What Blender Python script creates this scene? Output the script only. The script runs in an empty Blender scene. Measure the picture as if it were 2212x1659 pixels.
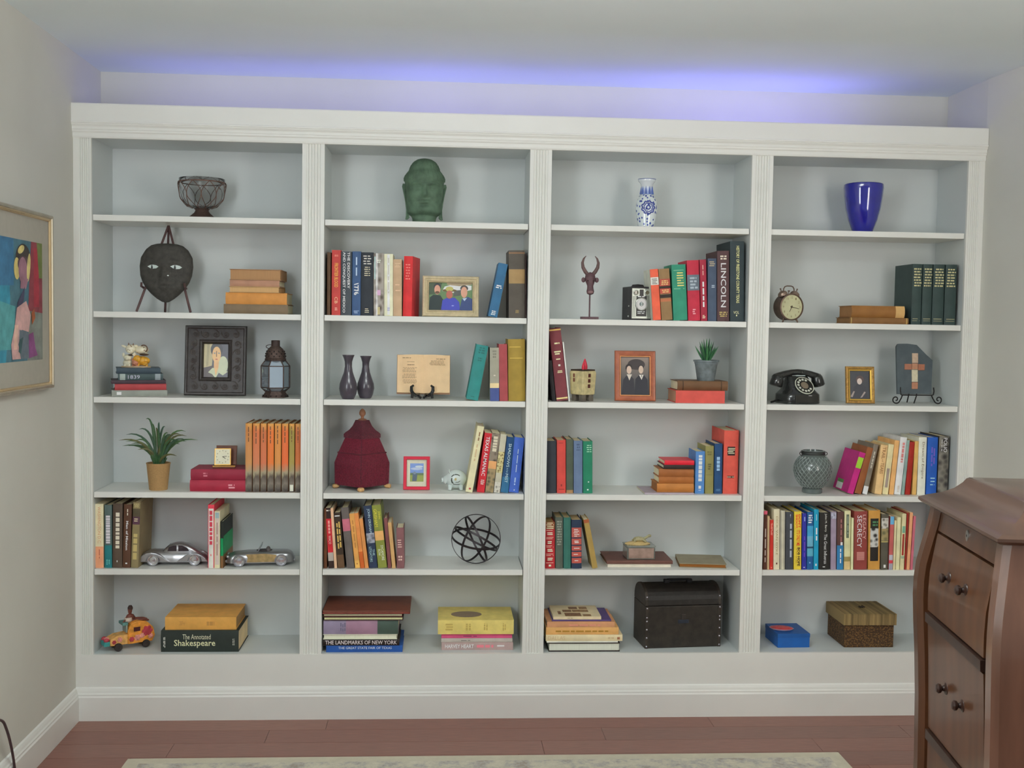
import bpy, math, random
from mathutils import Matrix, Vector, noise
random.seed(7)
sc = bpy.context.scene
COL = sc.collection
# ------------------------------------------------------------------ camera
FPX, CXP, CYP = 2396.277, 1106.0, 829.5
CAM = Vector((1.34099, -4.16276, 1.50063))
_R = (Matrix.Rotation(-0.06474, 3, 'Z') @ Matrix.Rotation(-0.05392, 3, 'X') @ Matrix.Rotation(-0.01589, 3, 'Y'))
RIGHT, FWD, UP = _R @ Vector((1, 0, 0)), _R @ Vector((0, 1, 0)), _R @ Vector((0, 0, 1))
cd = bpy.data.cameras.new('camera'); cam = bpy.data.objects.new('camera', cd); COL.objects.link(cam)
cam.matrix_world = Matrix(((RIGHT.x, UP.x, -FWD.x, CAM.x), (RIGHT.y, UP.y, -FWD.y, CAM.y), (RIGHT.z, UP.z, -FWD.z, CAM.z), (0, 0, 0, 1)))
cd.sensor_fit = 'HORIZONTAL'; cd.sensor_width = 36; cd.lens = FPX / 2212 * 36; cd.clip_start = .05
sc.camera = cam
# ------------------------------------------------------------------ light
sc.view_settings.view_transform = 'Standard'; sc.view_settings.look = 'None'
sc.view_settings.gamma = 1; sc.view_settings.use_curve_mapping = False
sc.view_settings.exposure = 0.17
w = bpy.data.worlds.new('world'); sc.world = w; w.use_nodes = True
w.node_tree.nodes['Background'].inputs[0].default_value = (.93, .97, 1.0, 1)
w.node_tree.nodes['Background'].inputs[1].default_value = .34
def area(name, loc, tgt, sx, sy, e, col):
    l = bpy.data.lights.new(name, 'AREA'); l.shape = 'RECTANGLE'; l.size = sx; l.size_y = sy; l.energy = e; l.color = col
    o = bpy.data.objects.new(name, l); COL.objects.link(o); o.location = loc
    o.rotation_euler = (Vector(tgt) - Vector(loc)).to_track_quat('-Z', 'Y').to_euler(); return o
area('daylight_window', (0.05, -2.9, 1.7), (2.3, .1, 1.7), .9, 1.3, 38, (.90, .96, 1.0))
area('daylight_side_window', (3.55, -2.75, 1.65), (1.2, 0.2, 1.6), .8, 1.2, 27, (1.0, .96, .90))
area('added_ceiling_uplight', (1.6, -2.0, 2.34), (1.6, -1.9, 3), 1.0, .6, 34, (1.0, .99, .97))  # added uplight out of view, brightens the ceiling; no fixture stands for it
sc.cycles.max_bounces = 10; sc.cycles.diffuse_bounces = 5; sc.cycles.glossy_bounces = 4; sc.cycles.transmission_bounces = 14
sc.cycles.caustics_reflective = False; sc.cycles.caustics_refractive = False; sc.cycles.sample_clamp_indirect = 4
sc.cycles.use_denoising = True
# ------------------------------------------------------------------ pixel -> place
def ray(px, py): return RIGHT * ((px - CXP) / FPX) + FWD + UP * ((CYP - py) / FPX)
def atY(px, py, Y):
    d = ray(px, py); return CAM + d * ((Y - CAM.y) / d.y)
def atX(px, py, X):
    d = ray(px, py); return CAM + d * ((X - CAM.x) / d.x)
def onZ(px, py, z):
    d = ray(px, py); return CAM + d * ((z - CAM.z) / d.z)
def proj(P):
    v = Vector(P) - CAM; q = v.dot(FWD); return CXP + FPX * v.dot(RIGHT) / q, CYP - FPX * v.dot(UP) / q
def SC(Y): return (Y - CAM.y) / FPX          # metres per pixel at depth Y
# ------------------------------------------------------------------ materials
GAIN = 1.55
def lin(h, g=None):
    h = h.lstrip('#'); g = GAIN if g is None else g
    c = [int(h[i:i + 2], 16) / 255 for i in (0, 2, 4)]
    c = [(x / 12.92 if x <= .04045 else ((x + .055) / 1.055) ** 2.4) for x in c]
    return tuple(min(.88, x * g) for x in c) + (1,)
_M = {}
def M(hexc, rough=.6, metal=0, var=.07, scl=40, bump=0, bs=200, trans=0, coat=0, stretch=None, ior=1.45, spec=.5, g=None, emit=0):
    k = (hexc, rough, metal, var, scl, bump, bs, trans, coat, stretch, ior, spec, g, emit)
    if k in _M: return _M[k]
    m = bpy.data.materials.new('paint' + hexc); m.use_nodes = True; nt = m.node_tree; N = nt.nodes; L = nt.links
    b = N['Principled BSDF']; b.inputs['Roughness'].default_value = rough; b.inputs['Metallic'].default_value = metal
    b.inputs['Specular IOR Level'].default_value = spec; b.inputs['IOR'].default_value = ior
    b.inputs['Transmission Weight'].default_value = trans; b.inputs['Coat Weight'].default_value = coat; b.inputs['Coat Roughness'].default_value = .08
    c = lin(hexc, g)
    tc = N.new('ShaderNodeTexCoord'); src = tc.outputs['Object']
    if stretch:
        mp = N.new('ShaderNodeMapping'); mp.inputs['Scale'].default_value = stretch; L.new(src, mp.inputs[0]); src = mp.outputs[0]
    if var:
        nz = N.new('ShaderNodeTexNoise'); nz.inputs['Scale'].default_value = scl; nz.inputs['Detail'].default_value = 3; L.new(src, nz.inputs['Vector'])
        rp = N.new('ShaderNodeValToRGB')
        rp.color_ramp.elements[0].color = tuple(x * (1 - var) for x in c[:3]) + (1,); rp.color_ramp.elements[0].position = .3
        rp.color_ramp.elements[1].color = tuple(min(1, x * (1 + var)) for x in c[:3]) + (1,); rp.color_ramp.elements[1].position = .7
        L.new(nz.outputs[0], rp.inputs[0]); L.new(rp.outputs[0], b.inputs['Base Color'])
    else: b.inputs['Base Color'].default_value = c
    if bump:
        n2 = N.new('ShaderNodeTexNoise'); n2.inputs['Scale'].default_value = bs; L.new(src, n2.inputs['Vector'])
        bp = N.new('ShaderNodeBump'); bp.inputs['Strength'].default_value = bump; bp.inputs['Distance'].default_value = .002
        L.new(n2.outputs[0], bp.inputs['Height']); L.new(bp.outputs[0], b.inputs['Normal'])
    if emit:
        b.inputs['Emission Color'].default_value = c; b.inputs['Emission Strength'].default_value = emit
    _M[k] = m; return m
def Mramp(stops, rough=.5, axis=2, noise_amt=0, nscl=60, nst=(1, 1, 1), metal=0, coat=0, const=False, gen=True):
    """colour printed along one generated axis; stops = [(position, hex)]"""
    k = ('ramp', tuple(stops), rough, axis, noise_amt, nscl, nst, metal, coat, const)
    if k in _M: return _M[k]
    m = bpy.data.materials.new('print'); m.use_nodes = True; nt = m.node_tree; N = nt.nodes; L = nt.links; b = N['Principled BSDF']
    b.inputs['Roughness'].default_value = rough; b.inputs['Metallic'].default_value = metal; b.inputs['Coat Weight'].default_value = coat
    tc = N.new('ShaderNodeTexCoord'); sx = N.new('ShaderNodeSeparateXYZ'); L.new(tc.outputs['Generated'], sx.inputs[0]); val = sx.outputs[axis]
    if noise_amt:
        mp = N.new('ShaderNodeMapping'); mp.inputs['Scale'].default_value = nst; L.new(tc.outputs['Object'], mp.inputs[0])
        nz = N.new('ShaderNodeTexNoise'); nz.inputs['Scale'].default_value = nscl; nz.inputs['Detail'].default_value = 4; L.new(mp.outputs[0], nz.inputs['Vector'])
        ma = N.new('ShaderNodeMath'); ma.operation = 'MULTIPLY_ADD'; ma.inputs[1].default_value = noise_amt; L.new(nz.outputs[0], ma.inputs[0]); L.new(val, ma.inputs[2])
        mb = N.new('ShaderNodeMath'); mb.operation = 'SUBTRACT'; mb.inputs[1].default_value = noise_amt / 2; L.new(ma.outputs[0], mb.inputs[0]); val = mb.outputs[0]
    rp = N.new('ShaderNodeValToRGB'); cr = rp.color_ramp
    if const: cr.interpolation = 'CONSTANT'
    cr.elements[0].position = stops[0][0]; cr.elements[0].color = lin(stops[0][1]); cr.elements[1].position = stops[1][0]; cr.elements[1].color = lin(stops[1][1])
    for p, h in stops[2:]:
        e = cr.elements.new(p); e.color = lin(h)
    L.new(val, rp.inputs[0]); L.new(rp.outputs[0], b.inputs['Base Color']); _M[k] = m; return m
def Mvor(a, bcol, scl=60, thr=(.25, .35), rough=.3, coat=0, stretch=(1, 1, 1), feat='F1', bump=0, metal=0):
    k = ('vor', a, bcol, scl, thr, rough, coat, stretch, feat, bump, metal)
    if k in _M: return _M[k]
    m = bpy.data.materials.new('pattern'); m.use_nodes = True; nt = m.node_tree; N = nt.nodes; L = nt.links; b = N['Principled BSDF']
    b.inputs['Roughness'].default_value = rough; b.inputs['Coat Weight'].default_value = coat; b.inputs['Metallic'].default_value = metal
    tc = N.new('ShaderNodeTexCoord'); mp = N.new('ShaderNodeMapping'); mp.inputs['Scale'].default_value = stretch; L.new(tc.outputs['Object'], mp.inputs[0])
    v = N.new('ShaderNodeTexVoronoi'); v.inputs['Scale'].default_value = scl; v.feature = feat; L.new(mp.outputs[0], v.inputs['Vector'])
    rp = N.new('ShaderNodeValToRGB'); rp.color_ramp.elements[0].position = thr[0]; rp.color_ramp.elements[0].color = lin(a)
    rp.color_ramp.elements[1].position = thr[1]; rp.color_ramp.elements[1].color = lin(bcol)
    L.new(v.outputs['Distance'], rp.inputs[0]); L.new(rp.outputs[0], b.inputs['Base Color'])
    if bump:
        bp = N.new('ShaderNodeBump'); bp.inputs['Strength'].default_value = bump; bp.inputs['Distance'].default_value = .003
        L.new(v.outputs['Distance'], bp.inputs['Height']); L.new(bp.outputs[0], b.inputs['Normal'])
    _M[k] = m; return m
# ------------------------------------------------------------------ mesh builder
class MB:
    def __init__(s, S=1.0):
        s.S = S; s.V = []; s.F = []; s.mi = []; s.sm = []; s.X = Matrix.Identity(4)
    def v(s, p):
        q = s.X @ Vector(p); s.V.append((q.x * s.S, q.y * s.S, q.z * s.S)); return len(s.V) - 1
    def f(s, idx, m=0, sm=False): s.F.append(tuple(idx)); s.mi.append(m); s.sm.append(sm)
    def quad(s, a, b, c, d, m=0, sm=False): s.f([s.v(a), s.v(b), s.v(c), s.v(d)], m, sm)
    def poly(s, pts, m=0): s.f([s.v(p) for p in pts], m)
    def box(s, x0, x1, y0, y1, z0, z1, m=0):
        i = [s.v((x, y, z)) for z in (z0, z1) for x, y in ((x0, y0), (x1, y0), (x1, y1), (x0, y1))]
        for q in ((3, 2, 1, 0), (4, 5, 6, 7), (0, 1, 5, 4), (1, 2, 6, 5), (2, 3, 7, 6), (3, 0, 4, 7)): s.f([i[j] for j in q], m)
        return s
    def loft(s, rings, m=0, sm=True, closed=True, cap=(True, True)):
        R = [[s.v(p) for p in r] for r in rings]; n = len(R[0])
        for a, b in zip(R[:-1], R[1:]):
            for i in range(n if closed else n - 1):
                j = (i + 1) % n; s.f((a[i], a[j], b[j], b[i]), m, sm)
        if cap[0]: s.f(R[0][::-1], m)
        if cap[1]: s.f(R[-1], m)
        return s
    def lathe(s, prof, n=28, c=(0, 0, 0), m=0, sm=True, a0=0, sx=1, sy=1, cap=(True, True)):
        rings = [[(c[0] + max(r, 1e-4) * sx * math.cos(a0 + 2 * math.pi * i / n), c[1] + max(r, 1e-4) * sy * math.sin(a0 + 2 * math.pi * i / n), c[2] + z) for i in range(n)] for r, z in prof]
        return s.loft(rings, m, sm, True, cap)
    def tube(s, pts, r, n=8, closed=False, m=0, sm=True, fl=(1, 1)):
        P = [Vector(p) for p in pts]; k = len(P); rr = r if isinstance(r, (list, tuple)) else [r] * k
        rings = []; nrm = None
        for i in range(k):
            if closed: t = (P[(i + 1) % k] - P[i - 1]).normalized()
            else: t = (P[min(i + 1, k - 1)] - P[max(i - 1, 0)]).normalized()
            if nrm is None:
                ref = Vector((0, 1, 0)) if abs(t.y) < .9 else Vector((1, 0, 0)); nrm = (ref - t * ref.dot(t)).normalized()
            else: nrm = (nrm - t * nrm.dot(t)).normalized()
            bn = t.cross(nrm)
            rings.append([P[i] + nrm * (rr[i] * fl[0] * math.cos(2 * math.pi * j / n)) + bn * (rr[i] * fl[1] * math.sin(2 * math.pi * j / n)) for j in range(n)])
        if closed:
            R = [[s.v(p) for p in q] for q in rings]
            for a in range(k):
                A, Bq = R[a], R[(a + 1) % k]
                for i in range(n): s.f((A[i], A[(i + 1) % n], Bq[(i + 1) % n], Bq[i]), m, sm)
            return s
        return s.loft(rings, m, sm)
    def ell(s, c, r, m=0, n=14, k=9, R=None):
        R = R or Matrix.Identity(3); c = Vector(c); rings = []
        for a in range(k + 1):
            t = -math.pi / 2 + math.pi * a / k; t = max(-1.55, min(1.55, t))
            rings.append([c + R @ Vector((r[0] * math.cos(t) * math.cos(2 * math.pi * i / n), r[1] * math.cos(t) * math.sin(2 * math.pi * i / n), r[2] * math.sin(t))) for i in range(n)])
        return s.loft(rings, m, True)
    def prism(s, pts, y0, y1, m=0, sm=False, ax='xz'):
        f = (lambda p, y: (p[0], y, p[1])) if ax == 'xz' else ((lambda p, y: (p[0], p[1], y)) if ax == 'xy' else (lambda p, y: (y, p[0], p[1])))
        a = [s.v(f(p, y0)) for p in pts]; b = [s.v(f(p, y1)) for p in pts]; n = len(a)
        for i in range(n): s.f((a[i], a[(i + 1) % n], b[(i + 1) % n], b[i]), m, sm)
        s.f(a[::-1], m); s.f(b, m); return s
    def ring(s, c, nrm, R, w, t, m=0, n=48):
        nrm = Vector(nrm).normalized(); u = nrm.orthogonal().normalized(); v = nrm.cross(u); c = Vector(c); L = []
        for i in range(n):
            a = 2 * math.pi * i / n; d = u * math.cos(a) + v * math.sin(a)
            L.append([s.v(c + d * (R + dr) + nrm * dn) for dr, dn in ((-t / 2, -w / 2), (t / 2, -w / 2), (t / 2, w / 2), (-t / 2, w / 2))])
        for i in range(n):
            a, b = L[i], L[(i + 1) % n]
            for j in range(4): s.f((a[j], a[(j + 1) % 4], b[(j + 1) % 4], b[j]), m, True)
        return s
    def build(s, name, mats, parent=None, bevel=0, split=32, loc=None):
        me = bpy.data.meshes.new(name); me.from_pydata(s.V, [], s.F)
        mats = mats if isinstance(mats, (list, tuple)) else [mats]
        for m in mats: me.materials.append(m)
        me.polygons.foreach_set('material_index', s.mi); me.polygons.foreach_set('use_smooth', [bool(x) for x in s.sm]); me.update()
        import bmesh
        bm = bmesh.new(); bm.from_mesh(me); bmesh.ops.recalc_face_normals(bm, faces=bm.faces); bm.to_mesh(me); bm.free()
        o = bpy.data.objects.new(name, me); COL.objects.link(o)
        if parent: o.parent = parent
        if loc: o.location = loc
        if bevel:
            md = o.modifiers.new('bevel', 'BEVEL'); md.width = bevel; md.segments = 2; md.limit_method = 'ANGLE'
        if any(s.sm) and split:
            md = o.modifiers.new('split', 'EDGE_SPLIT'); md.split_angle = math.radians(split)
        return o
def flatsheet(polys, mats, name, parent, loc=(0, 0, 0)):
    """flat print: list of (material index, pts) left unwelded, normals as given"""
    me = bpy.data.meshes.new(name); V = []; F = []; I = []
    for m, pts in polys:
        F.append(tuple(range(len(V), len(V) + len(pts)))); V += [tuple(p) for p in pts]; I.append(m)
    me.from_pydata(V, [], F)
    for m in mats: me.materials.append(m)
    me.polygons.foreach_set('material_index', I); me.update()
    o = bpy.data.objects.new(name, me); COL.objects.link(o); o.parent = parent; o.location = loc; return o
def thing(name, label, cat, loc, rz=0, group=None, rx=0):
    o = bpy.data.objects.new(name, None); COL.objects.link(o); o.empty_display_size = .02
    o.location = loc; o.rotation_euler = (rx, 0, math.radians(rz)); o['label'] = label; o['category'] = cat
    if group: o['group'] = group
    return o
def tag(o, label, cat, group=None):
    o['label'] = label; o['category'] = cat
    if group: o['group'] = group
    return o
def struct(o): o['kind'] = 'structure'; return o
# ------------------------------------------------------------------ lettering
_fc = bpy.data.curves.new('lettering', 'FONT'); _fo = bpy.data.objects.new('lettering', _fc); _fc.resolution_u = 2; _fc.fill_mode = 'FRONT'
_tc = {}
def textmesh(txt, shear=0, off=0):
    k = (txt, shear, off)
    if k not in _tc:
        _fc.body = txt; _fc.shear = shear; _fc.offset = off
        me = bpy.data.meshes.new_from_object(_fo)
        vs = [v.co.copy() for v in me.vertices]; fs = [tuple(p.vertices) for p in me.polygons]; bpy.data.meshes.remove(me)
        x0 = min(v.x for v in vs); x1 = max(v.x for v in vs); y0 = min(v.y for v in vs); y1 = max(v.y for v in vs)
        _tc[k] = ([((v.x - x0) / (x1 - x0), (v.y - y0) / (y1 - y0)) for v in vs], fs)
    return _tc[k]
def lettering(parent, txt, o, ux, uy, mat, name='title_lettering', shear=0, off=0.0):
    """text filling the rectangle o + a*ux + b*uy"""
    vs, fs = textmesh(txt, shear, off); o = Vector(o); ux = Vector(ux); uy = Vector(uy)
    me = bpy.data.meshes.new(name); me.from_pydata([o + ux * a + uy * b for a, b in vs], [], fs); me.materials.append(mat)
    ob = bpy.data.objects.new(name, me); COL.objects.link(ob); ob.parent = parent; return ob
def strokes(parent, o, ux, uy, rows, mat, name='lettering', fill=.62, words=4, seed=1, name_kind=None):
    """print too small to read: rows of short dashes"""
    rnd = random.Random(seed); P = []; o = Vector(o); ux = Vector(ux); uy = Vector(uy)
    for r in range(rows):
        b0 = (r + .5 - fill / 2) / rows; b1 = (r + .5 + fill / 2) / rows; a = rnd.uniform(0, .12); end = rnd.uniform(.86, 1)
        while a < end - .04:
            wd = min(end - a, rnd.uniform(.5, 1.3) / words)
            P.append((0, [o + ux * a + uy * b0, o + ux * (a + wd) + uy * b0, o + ux * (a + wd) + uy * b1, o + ux * a + uy * b1])); a += wd + .22 / words
    return flatsheet(P, [mat], name, parent)
# ------------------------------------------------------------------ dimensions
BW, PW, PE = .76, .08131, .06447
XR = 2 * PE + 4 * BW + 3 * PW
Zs = {0: 0, 1: 1.87686, 2: 1.5236, 3: 1.20861, 4: .85597, 5: .56623, 6: .24563}
ZCR, ZOP, ZC, DEP, YW = 2.27382, 2.15358, 2.462, .262, .335
def X0(b): return PE + b * (BW + PW)
# ------------------------------------------------------------------ room shell
WALL = M('#adaca4', .85, var=.03, scl=3, bump=.05, bs=300); CEIL = M('#bec6cb', .9, var=.02, scl=2)
TRIM = M('#c0c0bb', .35, var=.02, scl=5, spec=.4); PAINT = M('#aeb2b1', .45, var=.02, scl=4, spec=.35)
R_ANG = math.radians(4.5); YS = -5.4
f_ = struct(MB().box(-.3, XR + .9, YS, YW + .1, -.06, -.012).build('floor', M('#3a2a24', .7)))
FLOORS = [M(h, .32, var=.16, scl=14, stretch=(1, 14, 1), spec=.4) for h in ('#6b473d', '#64443b', '#6f4b40', '#684339')]
rp = random.Random(3); yy = 0.0
for r in range(16):
    x = -.1 - rp.uniform(0, .8)
    y1 = yy + .012 if r == 0 else yy; y0 = yy - .124
    while x < XR + .3:
        x2 = x + rp.uniform(.9, 1.5)
        MB().box(max(x, -.05), min(x2 - .0015, XR + .3), y0 + .0015, y1, -.012, 0).build('plank', FLOORS[rp.randrange(4)], f_)
        x = x2
    yy -= .124
MB().box(-.05, XR + .9, YS, yy, -.012, 0).build('floor_field', FLOORS[0], f_)
struct(MB().box(-.3, XR + .9, YS, YW + .1, ZC, ZC + .08).build('ceiling', CEIL))
struct(MB().box(-.1, XR + .9, YW, YW + .1, 0, ZC).build('wall_back', WALL))
struct(MB().box(-.12, 0, YS, YW, 0, ZC).build('wall_left', WALL))
m_ = MB(); t_ = math.tan(R_ANG) * 5.4
m_.prism([(XR, YW), (XR, 0), (XR + t_, YS), (XR + t_ + .1, YS), (XR + .1, YW)], 0, ZC, ax='xy'); struct(m_.build('wall_right', WALL))
BBP = [(0, 0), (.016, 0), (.016, .088), (.013, .094), (.013, .099), (.010, .104), (.008, .112), (.005, .120), (0, .124)]
m_ = MB(); m_.loft([[(x, YS, z) for x, z in BBP], [(x, -.012, z) for x, z in BBP]], sm=False); struct(m_.build('baseboard_left', TRIM))
m_ = MB(); m_.loft([[(XR - x, 0, z) for x, z in BBP], [(XR + t_ - x, YS, z) for x, z in BBP]], sm=False); struct(m_.build('baseboard_right', TRIM))
# ------------------------------------------------------------------ bookcase
bc = thing('built_in_bookcase', 'white painted built-in bookcase filling the wall with four columns of shelves', 'bookcase', (0, 0, 0))
for b in range(4):
    x = X0(b)
    MB().box(x - .03, x + BW + .03, DEP, DEP + .012, Zs[6] - .02, ZOP + .03).build('back_panel', PAINT, bc)
    MB().box(x, x + BW, .004, DEP, ZOP, ZOP + .02).build('top_panel', PAINT, bc)
    MB().box(x, x + BW, .012, DEP, Zs[6] - .022, Zs[6]).build('bottom_shelf', PAINT, bc)
    for k in range(1, 6):
        MB().box(x + .0015, x + BW - .0025, .010, DEP, Zs[k] - .0215, Zs[k]).build('shelf', TRIM, bc, bevel=.0012)
for b in range(5):                                            # uprights and fluted pilasters
    x0 = 0 if b == 0 else X0(b - 1) + BW; x1 = XR if b == 4 else X0(b)
    MB().box(x0 + (.0 if b else .0), x1, .012, DEP + .012, 0, ZOP + .03).build('upright', PAINT, bc)
    if b < 4 and b > 0: pass
    wd = x1 - x0; xa = x0; g0 = wd * (.17 if 0 < b < 4 else .3); pts = [(x0, .012), (x0, 0)]
    n = 5; gw = (wd - 2 * g0 if 0 < b < 4 else wd - g0 - wd * .12) / n
    st = x0 + (g0 if b < 4 or b == 0 else wd * .12)
    if b == 0: st = x0 + g0
    for i in range(n):
        a = st + gw * i
        pts += [(a, 0), (a + gw * .22, .0035), (a + gw * .5, .0048), (a + gw * .78, .0035), (a + gw, 0)]
    pts += [(x1, 0), (x1, .012)]
    MB().prism(pts, Zs[6], ZOP, ax='xy').build('pilaster', TRIM, bc)
CRP = [(.012, ZOP - .002), (-.004, ZOP - .002), (-.006, ZOP + .004), (-.006, ZOP + .016), (-.010, ZOP + .021), (-.011, ZOP + .027), (-.013, ZOP + .028), (-.013, ZOP + .038),
       (-.017, ZOP + .043), (-.019, ZOP + .046), (-.019, ZOP + .049), (-.022, ZOP + .050), (-.023, ZOP + .054), (-.022, ZOP + .057), (-.020, ZOP + .058), (-.020, ZCR - .004), (-.018, ZCR), (.012, ZCR)]
MB().loft([[(.0, y, z) for y, z in CRP], [(XR, y, z) for y, z in CRP]], sm=False).build('crown_molding', TRIM, bc)
MB().box(0, XR, .012, YW, ZOP + .02, ZOP + .034).build('top_board', PAINT, bc)
MB().box(0, XR, -.001, .012, 0, Zs[6]).build('plinth_board', TRIM, bc)
MB().loft([[(.0, -.001 - x, z) for x, z in BBP], [(XR, -.001 - x, z) for x, z in BBP]], sm=False).build('base_molding', TRIM, bc)
# LED strip behind the crown
led = thing('led_strip', 'violet blue LED strip light lying on top of the bookcase behind its crown', 'strip light', (XR / 2, .2, ZOP + .034))
MB().box(-XR / 2 + .08, XR / 2 - .08, -.006, .006, 0, .003).build('tape', M('#cfcfcf', .5), led)
for i in range(40):
    xx = -XR / 2 + .12 + i * (XR - .24) / 39
    MB().box(xx - .004, xx + .004, -.003, .003, .003, .005).build('diode', M('#9a8cff', .3, var=0, emit=6), led)
def ledlight(x, e, sx):
    l = bpy.data.lights.new('led_glow', 'AREA'); l.shape = 'RECTANGLE'; l.size = sx; l.size_y = .02; l.energy = e; l.color = (.30, .27, 1.0)
    o = bpy.data.objects.new('led_glow', l); COL.objects.link(o); o.location = (x, .2, ZOP + .045); o.rotation_euler = (math.pi, 0, 0)
ledlight(.8, .72, 1.3); ledlight(2.05, 1.05, 1.7); ledlight(2.6, .7, .8)
# ------------------------------------------------------------------ books
PAGES = ['#cbbd9f', '#d2c6ac', '#bfae8d', '#d8d0bc']
def Mpage(h): return M(h, .9, var=.10, scl=300, stretch=(6, .05, .05))
def Xat(px, Y, z):
    X = atY(px, 700, Y).x
    return atY(px, proj((X, Y, z))[1], Y).x
def Mcloth(h, rough=.55, coat=0): return M(h, rough, var=.10, scl=25, bump=.12, bs=600, coat=coat, spec=.35)
def book_parts(root, T, t, d, h, col, pages='#cbbd9f', bulge=.08, board=.0022, inset=.003, rough=.55, bands=(), titles=(), soft=False, side=(), coat=0, seed=1, spine_mat=None, hasrib=0):
    """canonical frame: u across the thickness, v from spine (0) to fore edge (d), w along the height; T maps it to the root's frame"""
    bl = bulge * t; cm = Mcloth(col, rough, coat); bd = min(board, t * .18)
    n = 6
    arc = [(-t / 2 + t * i / n, bl - bl * 4 * (i / n) * (1 - i / n)) for i in range(n + 1)]
    arci = [(max(-t / 2 + bd, min(t / 2 - bd, u)), v + bd + .0006) for u, v in arc]
    outer = [(-t / 2, d)] + arc + [(t / 2, d)]; inner = [(-t / 2 + bd, d)] + arci + [(t / 2 - bd, d)]
    mb = MB(); k = len(outer)
    A = [[mb.v(T(u, v, w)) for u, v in outer] for w in (0, h)]; B = [[mb.v(T(u, v, w)) for u, v in inner] for w in (0, h)]
    for i in range(k - 1):
        sm = 0 < i < k - 2
        mb.f((A[0][i], A[0][i + 1], A[1][i + 1], A[1][i]), 0, sm); mb.f((B[0][i + 1], B[0][i], B[1][i], B[1][i + 1]), 0, sm)
        mb.f((A[0][i], B[0][i], B[0][i + 1], A[0][i + 1])); mb.f((A[1][i + 1], B[1][i + 1], B[1][i], A[1][i]))
    for i in (0, k - 1): mb.f((A[0][i], A[1][i], B[1][i], B[0][i]) if i == 0 else (A[0][i], B[0][i], B[1][i], A[1][i]))
    mb.build('cover', cm, root, split=35)
    ins = .0004 if soft else min(inset, h * .03); g = .0003
    pb = MB(); pts = [(-t / 2 + bd + g, d - (.0006 if soft else .004)), (-t / 2 + bd + g, bl + bd + .002), (t / 2 - bd - g, bl + bd + .002), (t / 2 - bd - g, d - (.0006 if soft else .004))]
    a = [pb.v(T(u, v, ins)) for u, v in pts]; b = [pb.v(T(u, v, h - ins)) for u, v in pts]
    for i in range(4): pb.f((a[i], a[(i + 1) % 4], b[(i + 1) % 4], b[i]))
    pb.f(a[::-1]); pb.f(b); pb.build('page_block', Mpage(pages), root)
    def panel(f0, f1, mat, e=.0004, nm='label_panel', uu=1.0):
        q = MB(); w0 = h * (1 - f1); w1 = h * (1 - f0); pr = None
        for u, v in arc:
            cur = (q.v(T(u * uu, v - e, w0)), q.v(T(u * uu, v - e, w1)))
            if pr: q.f((pr[0], cur[0], cur[1], pr[1]), 0, True)
            pr = cur
        return q.build(nm, mat, root, split=0)
    if spine_mat: panel(.002, .998, spine_mat, .0003, 'spine_print')
    for bnd in bands:
        f0, f1, c = bnd[:3]; uu = bnd[3] if len(bnd) > 3 else 1.0
        panel(f0, f1, c if not isinstance(c, str) else Mcloth(c, .5), .0005 + .0002 * (uu < 1), 'label_panel', uu)
    for i in range(hasrib):
        f = (i + 1) / (hasrib + 1); panel(f - .012, f + .012, cm, .0016, 'spine_rib')
    for sd, f0, f1, a0, a1, c in side:
        u = (t / 2 + .0004) * (1 if sd == 'r' else -1)
        pts = [(u, bl + .003 + (d - bl - .003) * a0, h * (1 - f1)), (u, bl + .003 + (d - bl - .003) * a1, h * (1 - f1)), (u, bl + .003 + (d - bl - .003) * a1, h * (1 - f0)), (u, bl + .003 + (d - bl - .003) * a0, h * (1 - f0))]
        flatsheet([(0, [T(*p) for p in (pts if sd == 'r' else pts[::-1])])], [Mcloth(c, .5)], 'cover_panel', root)
    def vec(u, v, w): return Vector(T(u, v, w)) - Vector(T(0, 0, 0))
    for ti, tt in enumerate(titles):
        txt, f0, f1, a0, a1, c, mode = tt[:7]; opt = tt[7] if len(tt) > 7 else {}
        mt = M(c, .5, var=0, g=1.75) if isinstance(c, str) else c
        um0 = max(abs(a0 - .5), abs(a1 - .5)) * 2
        v = -.0009
        if mode in 'vV':    # reads from the head downwards
            o = T(-t / 2 + t * a0, v, h * (1 - f0)); ux = vec(0, 0, -h * (f1 - f0)); uy = vec(t * (a1 - a0), 0, 0)
        else:
            o = T(-t / 2 + t * a0, v, h * (1 - f1)); ux = vec(t * (a1 - a0), 0, 0); uy = vec(0, 0, h * (f1 - f0))
        if isinstance(txt, int): strokes(root, o, ux, uy, txt, mt, 'lettering', opt.get('fill', .6), opt.get('words', 3), seed + ti)
        else: lettering(root, txt, o, ux, uy, mt, shear=opt.get('shear', 0), off=opt.get('off', .0))
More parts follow.
